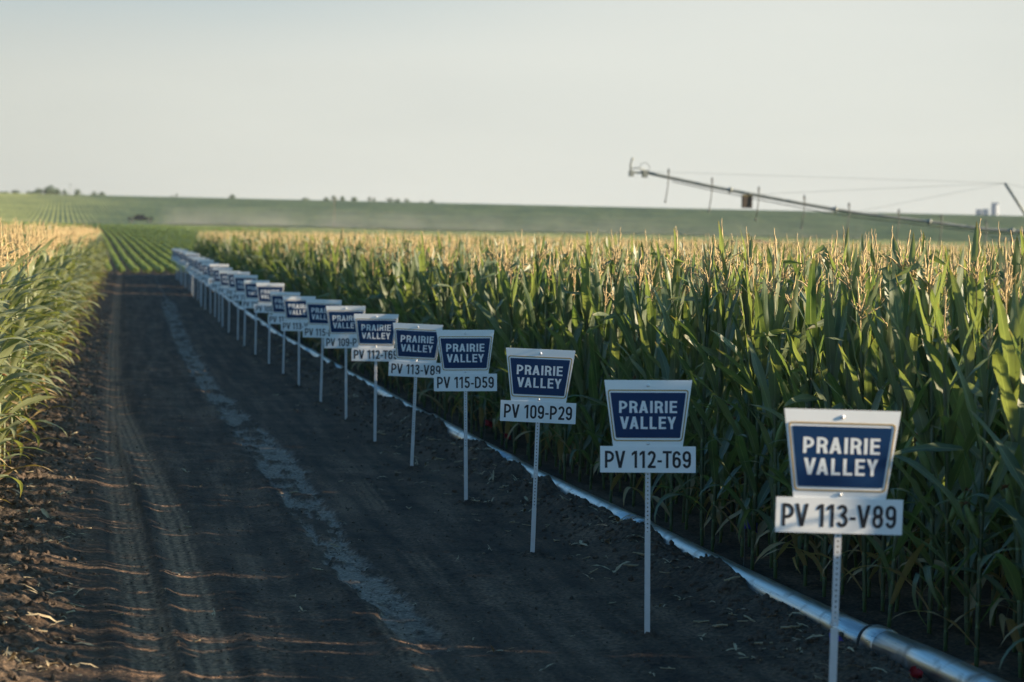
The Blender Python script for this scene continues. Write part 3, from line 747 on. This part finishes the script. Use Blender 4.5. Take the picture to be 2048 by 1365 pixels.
def post_meshes(total, zmid):
    """perforated channel above zmid, plain sleeve below; total = height of the plate bottom above ground"""
    up_ = MB(); w = .0155; y0, y1 = .0055, .0175; dz = .026
    z = zmid; V = []; F = []
    topz = total+.565
    a = np.linspace(0, 2*np.pi, 8, endpoint=False)+np.pi/8
    while z < topz-dz:
        hr = .0048 if z < total+.02 else 0
        if hr:
            hole = [(hr*math.cos(q), y0, z+dz/2+hr*math.sin(q)) for q in a]
            rim = [(w, y0, z+dz*.75), (w*.4, y0, z+dz), (-w*.4, y0, z+dz), (-w, y0, z+dz*.75), (-w, y0, z+dz*.25), (-w*.4, y0, z), (w*.4, y0, z), (w, y0, z+dz*.25)]
            F0 = [(i, (i+1) % 8, 8+(i+1) % 8, 8+i)[::-1] for i in range(8)]
            cr = [(w, y0, z+dz), (-w, y0, z+dz), (-w, y0, z), (w, y0, z)]
            up_.add(hole+rim+cr, F0+[(8, 16, 9)[::-1], (10, 17, 11)[::-1], (12, 18, 13)[::-1], (14, 19, 15)[::-1]])
        else: up_.add([(-w, y0, z), (w, y0, z), (w, y0, z+dz), (-w, y0, z+dz)], [(0, 1, 2, 3)])
        z += dz
    for s_ in (-1, 1): up_.box((s_*w-.0008, y0+.0002, zmid), (s_*w+.0008, y1, z))
    lo = MB(); lo.box((-.0175, .0035, -.25), (.0175, .0215, zmid+.03))
    ft = MB(); ft.box((-.05, -.006, -.004), (-.0178, .028, .012)); ft.box((.0178, -.006, -.004), (.032, .028, .012))
    return up_.mesh('perforated_post', M_POST), lo.mesh('post_sleeve', M_POST), ft.mesh('foot', M_POST)
POSTS = [post_meshes(1.06, zm) for zm in (.62, .34, .5)]
TOPS = [1.69, 1.615, 1.64, 1.655, 1.6, 1.61, 1.62, 1.63, 1.6, 1.61]
for i, y in enumerate(SIGN_Y):
    top = TOPS[i] if i < len(TOPS) else rng.uniform(1.575, 1.66)
    x = float(sign_x(y))+(0 if i < 12 else rng.normal(0, .03)); zg = float(gz(x, y))-float(relief(x, y)[0])*.5
    lift = (top+max(0, float(macro(y))-.0)*1.0) if i >= 10 else top
    zb = (lift if i >= 10 else top)-BT                 # world height of the plate bottom
    if i < 10: pass
    lab = 'white post sign with blue board, %s from the camera in the row' % (ORD[i] if i else 'nearest')
    if i == 0: lab = 'nearest and largest blue and white sign, its post cut off at the bottom'
    elif i == len(SIGN_Y)-1: lab = 'farthest tiny blue and white sign at the end of the row'
    o = empty('plot_sign', (x, y, zb), -R(11)+rng.normal(0, R(2.2)), lab, 'sign', 'blue and white plot signs along the pipe')
    o.rotation_euler[1] = rng.normal(0, R(.7)) if i else R(.7)
    bd = link('board', SM['board'], o)
    link('border', SM['border'], bd); link('blue_panel', SM['blue_panel'], bd); link('lettering', SM['lettering'], bd)
    pl = link('name_plate', SM['name_plate'], o); link('lettering', CODE[i % 4], pl)
    link('bolt', SM['bolt_top'], o); link('bolt', SM['bolt_low'], o)
    pm = POSTS[(0, 0, 1, 2, 1, 0)[i] if i < 6 else i % 3]
    dz = zb-zg-1.06                                     # keeps the post foot on the ground
    for nm, me in zip(('perforated_post', 'post_sleeve', 'foot'), pm):
        if nm == 'foot' and i not in (4, 5, 9, 12): continue
        c = link(nm, me, o); c.location = (0, 0, -1.06-(dz if nm != 'perforated_post' else 0))

# ------------------------------------------------------------------ irrigation pipe
pr = empty('irrigation_pipe', (float(pipe_x(12)), 12, 0), 0, 'long silver aluminium irrigation pipe half buried along the corn edge', 'pipe')
def pl(v): return np.asarray(v)-np.array([float(pipe_x(12)), 12, 0])
PR = .1
y = 7.86; sec = 0
while y < 139:
    L_ = 6.0; yy = np.linspace(y, y+L_, 9); s0 = rng.normal(0, .012); s1 = rng.normal(0, .012)
    P = np.stack([pipe_x(yy)+np.linspace(s0, s1, 9), yy, macro(yy)+.085+rng.normal(0, .006)+np.zeros(9)], 1)
    MB().tube(pl(P), PR, 28).build('pipe_section', M_ALU, pr, True)
    e = P[-1]; d = P[-1]-P[-2]; d /= np.linalg.norm(d)
    MB().tube(pl([e-d*.09, e-d*.07, e+d*.07, e+d*.09]), [.103, .112, .112, .103], 28).build('coupling', M_ALU, pr, True)
    MB().tube(pl([e+d*.09, e+d*.092, e+d*.125, e+d*.127]), [.101, .108, .108, .101], 28).build('gasket', M_RUBBER, pr, True)
    y += L_
    sec += 1

# ------------------------------------------------------------------ clods and straw
def clod_variant(seed):
    rs = np.random.default_rng(seed); bm = bmesh.new(); bmesh.ops.create_icosphere(bm, subdivisions=2, radius=1)
    V = np.array([v.co for v in bm.verts]); F = [[v.index for v in f.verts] for f in bm.faces]; bm.free()
    d = rs.normal(0, 1, (7, 3)); d /= np.linalg.norm(d, axis=1)[:, None]
    r = np.ones(len(V))
    for q in d: r -= .28*np.clip(V@q-.45, 0, 1)*rs.uniform(.4, 1.6)
    r *= 1+rs.normal(0, .07, len(V))
    V = V*r[:, None]*np.array([1, rs.uniform(.7, 1), rs.uniform(.55, .8)])
    return mesh_np('clod', V, F, [M_CLOD], smooth=False)
CL = [clod_variant(k) for k in range(6)]
pts = []; 
def spread(nn, fx, y0, y1, s0, s1, power=2.2):
    yv = y0+(y1-y0)*rng.random(nn)**power; xv = fx(yv, nn)
    sv = s0+(s1-s0)*rng.random(nn)**3.2
    return np.stack([xv, yv, gz(xv, yv)+sv*.15, sv], 1)
A = np.concatenate([
    spread(8000, lambda yv, k: -.2-1.4*rng.random(k)**.8, 10.5, 75, .004, .034, 2.0),
    spread(4500, lambda yv, k: rng.uniform(-.3, 3.9, k), 11.5, 26, .003, .011, 1.3),
    spread(3200, lambda yv, k: rng.uniform(-.3, 3.6, k), 10.5, 55, .003, .017, 1.8),
    np.concatenate([(lambda a, r: np.stack([float(sign_x(sy))+r*np.cos(a), sy+r*np.sin(a)*1.3, gz(float(sign_x(sy))+r*np.cos(a), sy+r*np.sin(a)*1.3), rng.uniform(.006, .02, len(a))], 1))(rng.uniform(0, 6.28, 26), .02+.17*rng.random(26)**1.5) for sy in SIGN_Y[:16]]),
    spread(5000, lambda yv, k: pipe_x(yv)-.12-np.abs(rng.normal(0, .35, k)), 10.5, 75, .006, .034)])
n = len(A)
tag(scatter('soil_clods', A[:, :3], rng.uniform(0, 6.28, (n, 3)), np.repeat(A[:, 3:4], 3, 1), rng.integers(0, 6, n), CL),
    'loose brown soil clods scattered along both sides of the dirt road', 'soil clods', kind='stuff')
M_STRAW = noisy('straw', (.24, .18, .10), (.42, .34, .22), 30, .8)
def straw_variant(seed):
    rs = np.random.default_rng(seed); b = MB()
    if seed % 2 == 0:
        nb = int(rs.integers(1, 3))
        for k in range(nb):
            p = rs.normal(0, .02, 3)*[1, 1, .2]; a = rs.normal(0, .5); ln = rs.uniform(.06, .14); t = np.linspace(0, 1, 4)
            pts = np.stack([p[0]+np.cos(a)*ln*(t-.5), p[1]+np.sin(a)*ln*(t-.5), .006+p[2]+.015*np.sin(t*3+rs.uniform(0, 3))*rs.uniform(0, 1)], 1)
            b.tube(pts, rs.uniform(.003, .007), 5)
    else:
        for k in range(int(rs.integers(1, 4))):
            V, F, UV = leaf_geo(np.array([rs.normal(0, .02), rs.normal(0, .02), .006]), rs.uniform(0, 6.28), rs.uniform(.1, .7), rs.uniform(.5, 1.6), rs.uniform(.08, .2), rs.uniform(.018, .035), rs, 6)
            V[:, 2] = np.maximum(V[:, 2], .004); b.add(V, F, UV)
    return part_mesh('straw', b, M_STRAW)
ST = [straw_variant(k) for k in range(8)]
A = np.concatenate([
    spread(420, lambda yv, k: -.2-1.2*rng.random(k), 11, 70, .5, 1.4, 2.0),
    spread(170, lambda yv, k: rng.uniform(-.2, 3.2, k), 11, 45, .25, .9, 2.0),
    spread(340, lambda yv, k: pipe_x(yv)-.2-np.abs(rng.normal(0, .4, k)), 11, 60, .5, 1.4, 2.0)])
A[:, 2] = gz(A[:, 0], A[:, 1])+.004; n = len(A)
tag(scatter('straw_litter', A[:, :3], np.stack([rng.normal(0, .12, n), rng.normal(0, .12, n), rng.uniform(0, 6.28, n)], 1), np.repeat(A[:, 3:4], 3, 1), rng.integers(0, 8, n), ST),
    'pale bits of dry corn straw littering the soil beside road and pipe', 'straw', kind='stuff')

# small marker flags and scraps by the pipe
M_RED = noisy('flag_red', (.26, .012, .02), (.36, .02, .03), 8, .6); M_PUR = noisy('flag_purple', (.06, .05, .30), (.10, .08, .42), 8, .6)
def flag(name, x, y, z, m, lab, standing=True, s=1.):
    rs = np.random.default_rng(int(x*100+y*10)); g = float(gz(x, y))
    o = empty(name, (x, y, g), rs.uniform(-.6, .6), lab, 'marker flag' if standing else 'plastic scrap', 'small red and purple markers by the pipe')
    u_, v_ = np.meshgrid(np.linspace(0, 1, 7), np.linspace(0, 1, 5))
    X = .10*s*u_; Zz = .075*s*(v_-.5)-.03*s*u_**2; Yy = .02*s*np.sin(u_*5+v_*2)+.01*s*rs.normal(0, 1, u_.shape)
    if standing:
        MB().tube([(0, 0, -.05), (.004, 0, (z-g)*.6), (0, 0, z-g+.05)], .0018, 5).build('wire', M_GALV, o)
        base = np.array([0, 0, z-g])
    else:
        base = np.array([0, 0, .045*s]); Zz = Zz*.9+.012*rs.normal(0, 1, u_.shape)*s
    V = np.stack([X, Yy, Zz], -1).reshape(-1, 3)+base
    i = np.arange(4)[:, None]*7+np.arange(6)[None, :]
    me = mesh_np('flag', V, np.stack([i, i+1, i+8, i+7], -1).reshape(-1, 4), [m])
    f = link('flag' if standing else 'crumpled_sheet', me, o)
    sm = f.modifiers.new('thick', 'SOLIDIFY'); sm.thickness = .0012
flag('marker_flag', 4.5, 44.3, .27+float(macro(44.3)), M_RED, 'small red marker flag in the corn behind the sixth sign', s=1.3)
flag('marker_flag', 4.6, 30.2, .24, M_RED, 'small red marker flag at the corn edge near the fourth sign')
flag('marker_flag', 4.55, 28.3, .22, M_RED, 'narrow red marker flag just right of the fourth sign post', s=.8)
flag('marker_flag', 4.75, 17.9, .36, M_PUR, 'purple marker flag in dark corn left of the nearest sign')
flag('plastic_scrap', 4.28, 14.05, .0, M_PUR, 'crumpled purple plastic scrap on soil beside the nearest post', False, .9)
flag('plastic_scrap', 4.40, 12.9, .0, M_RED, 'dark red plastic scrap against the pipe at bottom right', False, .8)

# ------------------------------------------------------------------ centre pivot irrigation boom
bm_pts = np.array([(25.29, 115.66, 6.43), (28.43, 115.13, 5.81), (30.73, 114.74, 5.41), (32.9, 114.37, 5.04), (34.11, 114.17, 4.85), (35.44, 113.94, 4.65), (37.61, 113.58, 4.43), (39.54, 113.26, 4.22), (41.71, 112.89, 3.97), (43.4, 112.61, 3.9), (45.4, 112.28, 3.88)])
org = np.array([45.4, 112.28, float(macro(112.28))])
pv = empty('pivot_irrigator', tuple(org), 0, 'grey overhead irrigation boom sloping up to its end gun above the corn', 'irrigation boom')
Q = bm_pts-org
tt = np.linspace(0, len(Q)-1, 50); dense = np.stack([np.interp(tt, range(len(Q)), Q[:, k]) for k in range(3)], 1)
MB().tube(dense, .085, 10).build('boom_pipe', M_GALV, pv, True)
low = dense[2:].copy(); low[:, 2] -= .20*np.sin(np.linspace(.15, 1, len(low))*np.pi)**.4+.02
MB().tube(low, .022, 6).build('feed_cable', M_RUBBER, pv, True)
for k in (7, 21, 33, 43):
    p = dense[k]; MB().tube([p+[-.05, 0, .012], p+[.05, 0, -.008]], .15, 10).build('flange', M_GALV, pv, True)
M_HOSE = noisy('drop_hose', (.06, .065, .06), (.11, .115, .11), 10, .7)
for x in (26.4, 28.5, 30.75, 32.95, 35.1, 37.5, 39.55, 41.7):
    p = np.array([np.interp(x, bm_pts[:, 0], bm_pts[:, k]) for k in range(3)])-org
    b = MB(); a = np.linspace(0, np.pi, 8)
    arc = [p+[0, 0, .05]]+[p+np.array([0.0, -.13+.13*math.cos(q), .28+.13*math.sin(q)]) for q in a]+[p+[-.02, -.27, .1], p+[-.06, -.28, -.5], p+[-.16, -.28, -1.15]]
    d_ = b.tube(arc, .026, 6).build('drop_hose', M_HOSE, pv, True)
    MB().tube([p+[-.16, -.28, -1.12], p+[-.165, -.28, -1.2], p+[-.17, -.28, -1.26]], [.03, .055, .04], 8).build('sprinkler', M_HOSE, d_)
# end gun
e = Q[0]; g = MB()
g.box(tuple(e+[-.75, -.1, -.08]), tuple(e+[.1, .1, .02])); g.box(tuple(e+[-.78, -.16, -.22]), tuple(e+[-.58, .16, .06])); g.box(tuple(e+[-.12, -.18, -.26]), tuple(e+[.1, .18, .1]))
gun = g.build('end_gun', M_GALV, pv)
MB().tube([e+[-.7, 0, .04], e+[-.72, 0, .35], e+[-.66, 0, .6], e+[-.6, 0, .68]], [.055, .05, .045, .07], 8).build('nozzle', M_GALV, gun, True)
a = np.linspace(0, 2*np.pi, 20); MB().tube(np.stack([e[0]-.02+.24*np.cos(a), e[1]+0*a, e[2]+.22+.24*np.sin(a)], 1), .014, 5, False).build('hose_loop', M_HOSE, gun, True)
MB().tube([e+[-.62, 0, .18], e+[-.3, 0, .2], e+[0, 0, .1]], .03, 6).build('bracket', M_GALV, gun, True)
# control box
bx = np.array([30.2, 114.72, 5.09])-org
cb = MB().box(tuple(bx+[-.24, -.14, -.31]), tuple(bx+[.24, .14, .24])).build('control_box', noisy('box_brown', (.035, .024, .018), (.05, .035, .026), 5, .6), pv)
MB().box(tuple(bx+[-.25, -.15, .241]), tuple(bx+[.25, .15, .32])).build('lid', noisy('box_yellow', (.10, .075, .025), (.13, .10, .035), 5, .5), cb)
MB().tube([bx+[-.15, 0, .3], bx+[-.15, 0, .5]], .02, 5).tube([bx+[.15, 0, .3], bx+[.15, 0, .47]], .02, 5).build('hanger', M_GALV, cb)
# mast strut and stays
mt = np.array([42.64, 112.82, 6.23])-org; tb = np.array([44.2, 112.48, 3.9])-org
MB().tube([mt, tb], .075, 6).build('mast', M_GALV, pv, True); MB().tube([mt, tb+[.4, 1.0, 0]], .06, 6).build('mast', M_GALV, pv, True)
for x in (25.6, 30.9, 35.6):
    p = np.array([np.interp(x, bm_pts[:, 0], bm_pts[:, k]) for k in range(3)])-org
    MB().tube([p+[0, 0, .09], mt], .006, 4).build('stay_cable', M_GALV, pv)
MB().tube([mt, np.array([9., -1.5, 3.2])], .006, 4).build('stay_cable', M_GALV, pv)
# drive tower and the start of the next span, just outside the frame
tw = MB()
for s_ in (-1, 1):
    for q in (-.35, .35): tw.tube([np.array([q*.4, s_*.25, 3.1]), np.array([q*2.2, s_*1.9, .65])], .05, 6)
tw.tube([(0, -1.9, .62), (0, 1.9, .62)], .08, 6); tw.tube([(-.5, -1.2, 1.7), (.5, -1.2, 1.7)], .03, 5); tw.tube([(-.5, 1.2, 1.7), (.5, 1.2, 1.7)], .03, 5)
tw.build('tower_frame', M_GALV, pv)
for s_ in (-1, 1):
    wl = MB().tube([(-.14, s_*1.9, .62), (-.12, s_*1.9, .62), (.12, s_*1.9, .62), (.14, s_*1.9, .62)], [.5, .6, .6, .5], 20).build('wheel', M_RUBBER, pv, True)
    MB().tube([(-.15, s_*1.9, .62), (.15, s_*1.9, .62)], .3, 14).build('rim', M_GALV, wl)
sp_e = np.array([48., -8., 3.4])
nx = np.stack([np.linspace(Q[-1][k], sp_e[k], 30) for k in range(3)], 1); nx[:, 2] += .7*np.sin(np.linspace(0, np.pi, 30))
MB().tube(nx, .085, 8).build('span_pipe', M_GALV, pv, True)
tr = nx.copy(); tr[:, 2] -= 1.0*np.sin(np.linspace(0, np.pi, 30))**.7
b = MB(); b.tube(tr, .02, 5)
for k in range(3, 28, 4): b.tube([nx[k], tr[k]], .025, 4); b.tube([nx[k], tr[min(k+4, 29)]], .018, 4)
b.build('truss', M_GALV, pv)
tb_ = dense[-16:].copy(); tb_[:, 2] -= np.linspace(.0, .75, 16); tb_ = tb_[4:]
MB().tube(tb_, .018, 4).build('truss_rod', M_GALV, pv)

# ------------------------------------------------------------------ pickup on the farm track
M_CAR = noisy('truck_paint', (.006, .008, .011), (.010, .012, .015), 4, .45, spec=.3); M_GLS = mat('truck_glass', (.02, .025, .03), .08, 0, .6)[0]
tx, ty = 5.1, 600.6; tz = float(macro(ty))+.9
tk = empty('pickup_truck', (tx, ty, tz), 0, 'small dark pickup truck driving left on the far farm track', 'pickup truck'); tk.scale = (1.08,)*3
body = [(-2.85, .55), (-2.9, .8), (-2.8, 1.02), (-1.55, 1.14), (-.75, 1.74), (.75, 1.78), (1.0, 1.2), (2.85, 1.16), (2.9, .6), (2.5, .52), (2.35, .82), (2.0, .95), (1.6, .82), (1.45, .48), (-1.35, .48), (-1.5, .82), (-1.9, .95), (-2.25, .82), (-2.4, .5)]
bt = MB().prism(body[::-1], -.92, .92).build('body', M_CAR, tk)
for yv in (-.926, .926):
    for poly in ([(-1.3, 1.2), (-.72, 1.64), (-.05, 1.66), (-.05, 1.2)], [(.03, 1.2), (.03, 1.66), (.68, 1.68), (.82, 1.22)]):
        MB().prism(poly[::-1], yv-.004, yv+.004).build('window', M_GLS, tk)
for xv in (-1.9, 2.0):
    for yv in (-.8, .8):
        w = MB().tube([(xv, yv-.13, .38), (xv, yv-.11, .38), (xv, yv+.11, .38), (xv, yv+.13, .38)], [.32, .38, .38, .32], 18).build('wheel', M_RUBBER, tk, True)
        MB().tube([(xv, yv-.14, .38), (xv, yv+.14, .38)], .2, 12).build('rim', M_GALV, w)
for yv in (-.7, .7):
    MB().box((-2.93, yv-.16, .78), (-2.86, yv+.16, .93)).build('headlight', M_LETTER, tk)

# ------------------------------------------------------------------ far trees, masts, elevator
M_TREE = leaf_mat('tree_leaf', (.025, .05, .022), (.05, .085, .035), (.1, .1, .1), .2, .6, veins=False)
M_BARK = noisy('bark', (.07, .055, .045), (.12, .10, .08), 3, .9)
def tree(x, y, ht, wd, lab, grp, seed):
    rs = np.random.default_rng(seed); z0 = float(macro(y))-.1
    o = empty('tree', (x, y, z0), rs.uniform(0, 6), lab, 'tree', grp)
    t = MB(); t.tube([(0, 0, -.3), (rs.normal(0, .1), rs.normal(0, .1), ht*.35), (rs.normal(0, .3), rs.normal(0, .3), ht*.75)], [.28, .2, .08], 7)
    c = MB(); lob = []
    for k in range(int(rs.integers(6, 10))):
        a = rs.uniform(0, 6.28); q = wd*.5*rs.uniform(.1, .75); zc = ht*rs.uniform(.35, .85)
        r_ = wd*rs.uniform(.16, .30)*(1.1-.4*zc/ht); p = np.array([q*math.cos(a)*(1.2-zc/ht), q*math.sin(a)*(1.2-zc/ht), zc]); lob.append((p, r_))
        t.tube([(0, 0, ht*.3), p], [.1, .03], 5)
    for p, r_ in lob:
        for k in range(60):
            d = rs.normal(0, 1, 3); d /= np.linalg.norm(d); cc = p+d*r_*rs.uniform(.5, 1.08)*[1, 1, .85]
            e1 = np.cross(d, rs.normal(0, 1, 3)); e1 /= np.linalg.norm(e1); e2 = np.cross(d+rs.normal(0, .4, 3), e1); e2 /= np.linalg.norm(e2)
            s_ = r_*rs.uniform(.12, .24)
            c.add([cc-e1*s_, cc+e2*s_*.8, cc+e1*s_, cc-e2*s_*.8], [(0, 1, 2, 3)], [(0, 0), (1, 0), (1, 1), (0, 1)])
    t.build('trunk', M_BARK, o, True); link('crown', part_mesh('crown', c, M_TREE), o)
TL = [(-65.5, 30.2, 9), (-59.4, 31.0, 9), (-51, 30.7, 11), (-46.7, 32.6, 9), (-41, 34.9, 12), (-36.8, 33.3, 10), (-31.7, 32.5, 6), (-24, 32.4, 8), (-14, 31.8, 7), (-9.8, 31.3, 7),
      (30.3, 31.2, 3), (33.2, 32.0, 3.5), (65, 31.6, 6), (107.3, 31, 7), (120.5, 32.3, 7), (125.4, 33.4, 6), (130.7, 32.3, 7), (136, 32.7, 7), (145.5, 32.6, 4), (148.4, 32.9, 4), (158.2, 33.2, 6), (163.3, 32.0, 7), (169.2, 31.9, 7), (182.6, 31.6, 8), (176, 30.9, 4)]
for i, (x, zt, wd) in enumerate(TL):
    y = 1420+(i*37 % 17); ht = zt-float(macro(y))+1.6; wd *= 1.05
    g = 0 if i < 10 else 1
    lab = ('dark tree on the hilltop at the far left, %s from the left frame edge' % ORD[i].replace('nearest', 'first')) if g == 0 else ('small dark tree on the hilltop near the middle, %s from the left' % ORD[i-10].replace('nearest', 'first'))
    if i == 4: lab = 'tallest dark tree in the clump on the far left hilltop'
    tree(x, y, ht, wd, lab, 'trees on the far left hilltop' if g == 0 else 'trees on the middle of the hilltop', 500+i)
def mast(x, y, ht, r_, lab, m, name='radio_mast', z=None):
    o = empty(name, (x, y, float(macro(y)) if z is None else z), 0, lab, 'mast')
    MB().tube([(0, 0, -.5), (0, 0, ht)], [r_, r_*.6], 6).build('pole', m, o, True)
    b = MB()
    for q in (.92, .8): b.tube([(-r_*5, 0, ht*q), (r_*5, 0, ht*q)], r_*.5, 4)
    b.build('crossbar', m, o)
mast(-28.3, 1430, 9.8, .2, 'thin mast rising above the trees on the far left hilltop', M_GALV)
mast(53.2, 606, 8.1, .07, 'thin faint pole standing on the green slope left of middle', noisy('pole_rust', (.12, .07, .05), (.18, .1, .07), 2, .8), 'utility_pole')
M_CONC_HAZED = noisy('elevator_concrete_hazed', (.28, .31, .36), (.33, .36, .41), .2, .8)  # concrete dulled and blued: distance haze is put into the colour
ev = empty('grain_elevator', (930, 2500, 20), R(-20), 'pale blue grain elevator on the horizon at far right', 'grain elevator')
MB().tube([(4, 0, 0), (4, 0, 44)], 4.0, 14).build('tower', M_CONC_HAZED, ev); MB().box((0.5, -3, 44.05), (7.5, 3, 46)).build('headhouse', M_CONC_HAZED, ev)
for x, h_ in ((-6, 39), (-13, 38.5)): MB().tube([(x, 0, 0), (x, 0, h_)], 3.2, 14).build('silo', M_CONC_HAZED, ev)
# low bare bank beyond the corn
u, v = np.meshgrid(np.linspace(-7, 7, 60), np.linspace(-3, 3, 24))
zb = np.clip(1-(u/7)**2, 0, 1)*np.clip(1-(v/3)**2, 0, 1)*(1.6+.9*(fbm(u/2, v/2, 91, 3)-.5))
me = grid_mesh('soil_bank', u, v, zb-.1, noisy('bank_soil', (.06, .04, .03), (.10, .07, .05), .8, .95))
tag(link('soil_bank', me, loc=(50, 190, float(macro(190))+.6)), 'low brown soil bank behind the corn under the boom', 'soil bank')

# ------------------------------------------------------------------ dust and haze
def volume(name, lo, hi, density, color, label, noise=None):
    o = MB().box(lo, hi).build(name, None); m = bpy.data.materials.new(name); m.use_nodes = True; o.data.materials.append(m)
    N = m.node_tree.nodes; L = m.node_tree.links; N.remove(N['Principled BSDF'])
    pv_ = N.new('ShaderNodeVolumePrincipled'); pv_.inputs['Color'].default_value = (*color, 1); pv_.inputs['Density'].default_value = density; pv_.inputs['Anisotropy'].default_value = .2
    L.new(pv_.outputs[0], N['Material Output'].inputs['Volume'])
    if noise:
        tc = N.new('ShaderNodeTexCoord'); nz = N.new('ShaderNodeTexNoise'); nz.inputs['Scale'].default_value = .12; nz.inputs['Detail'].default_value = 3
        L.new(tc.outputs['Object'], nz.inputs['Vector'])
        r = ramp(N, [(.30, (.12, .12, .12)), (.75, (1, 1, 1))]); L.new(nz.outputs['Fac'], r.inputs[0])
        sx = N.new('ShaderNodeSeparateXYZ'); L.new(tc.outputs['Generated'], sx.inputs[0])
        fz = ramp(N, [(0, (1, 1, 1)), (.16, (.32, .32, .32)), (.95, (0, 0, 0))]); L.new(sx.outputs[2], fz.inputs[0])
        fx = ramp(N, [(0, (0, 0, 0)), (.035, (1, 1, 1)), (.3, (.55, .55, .55)), (1, (.12, .12, .12))]); L.new(sx.outputs[0], fx.inputs[0])
        p = r.outputs[0]
        for q in (fz.outputs[0], fx.outputs[0]):
            mm = node(N, 'ShaderNodeMath', operation='MULTIPLY'); L.new(p, mm.inputs[0]); L.new(q, mm.inputs[1]); p = mm.outputs[0]
        mm = node(N, 'ShaderNodeMath', operation='MULTIPLY'); L.new(p, mm.inputs[0]); mm.inputs[1].default_value = density; L.new(mm.outputs[0], pv_.inputs['Density'])
    return tag(o, label, 'dust' if noise else 'haze', kind='stuff')
d0 = float(macro(600))
volume('dust', (8.4, 596.5, d0-.2), (190, 606, d0+6.0), .25, (.86, .80, .72), 'pale dust trail hanging behind the far pickup truck', noise=True)
volume('haze', (-120, -30, -2), (960, 2520, 68), .00006, (.80, .88, .95), 'thin pale summer haze over the far fields')
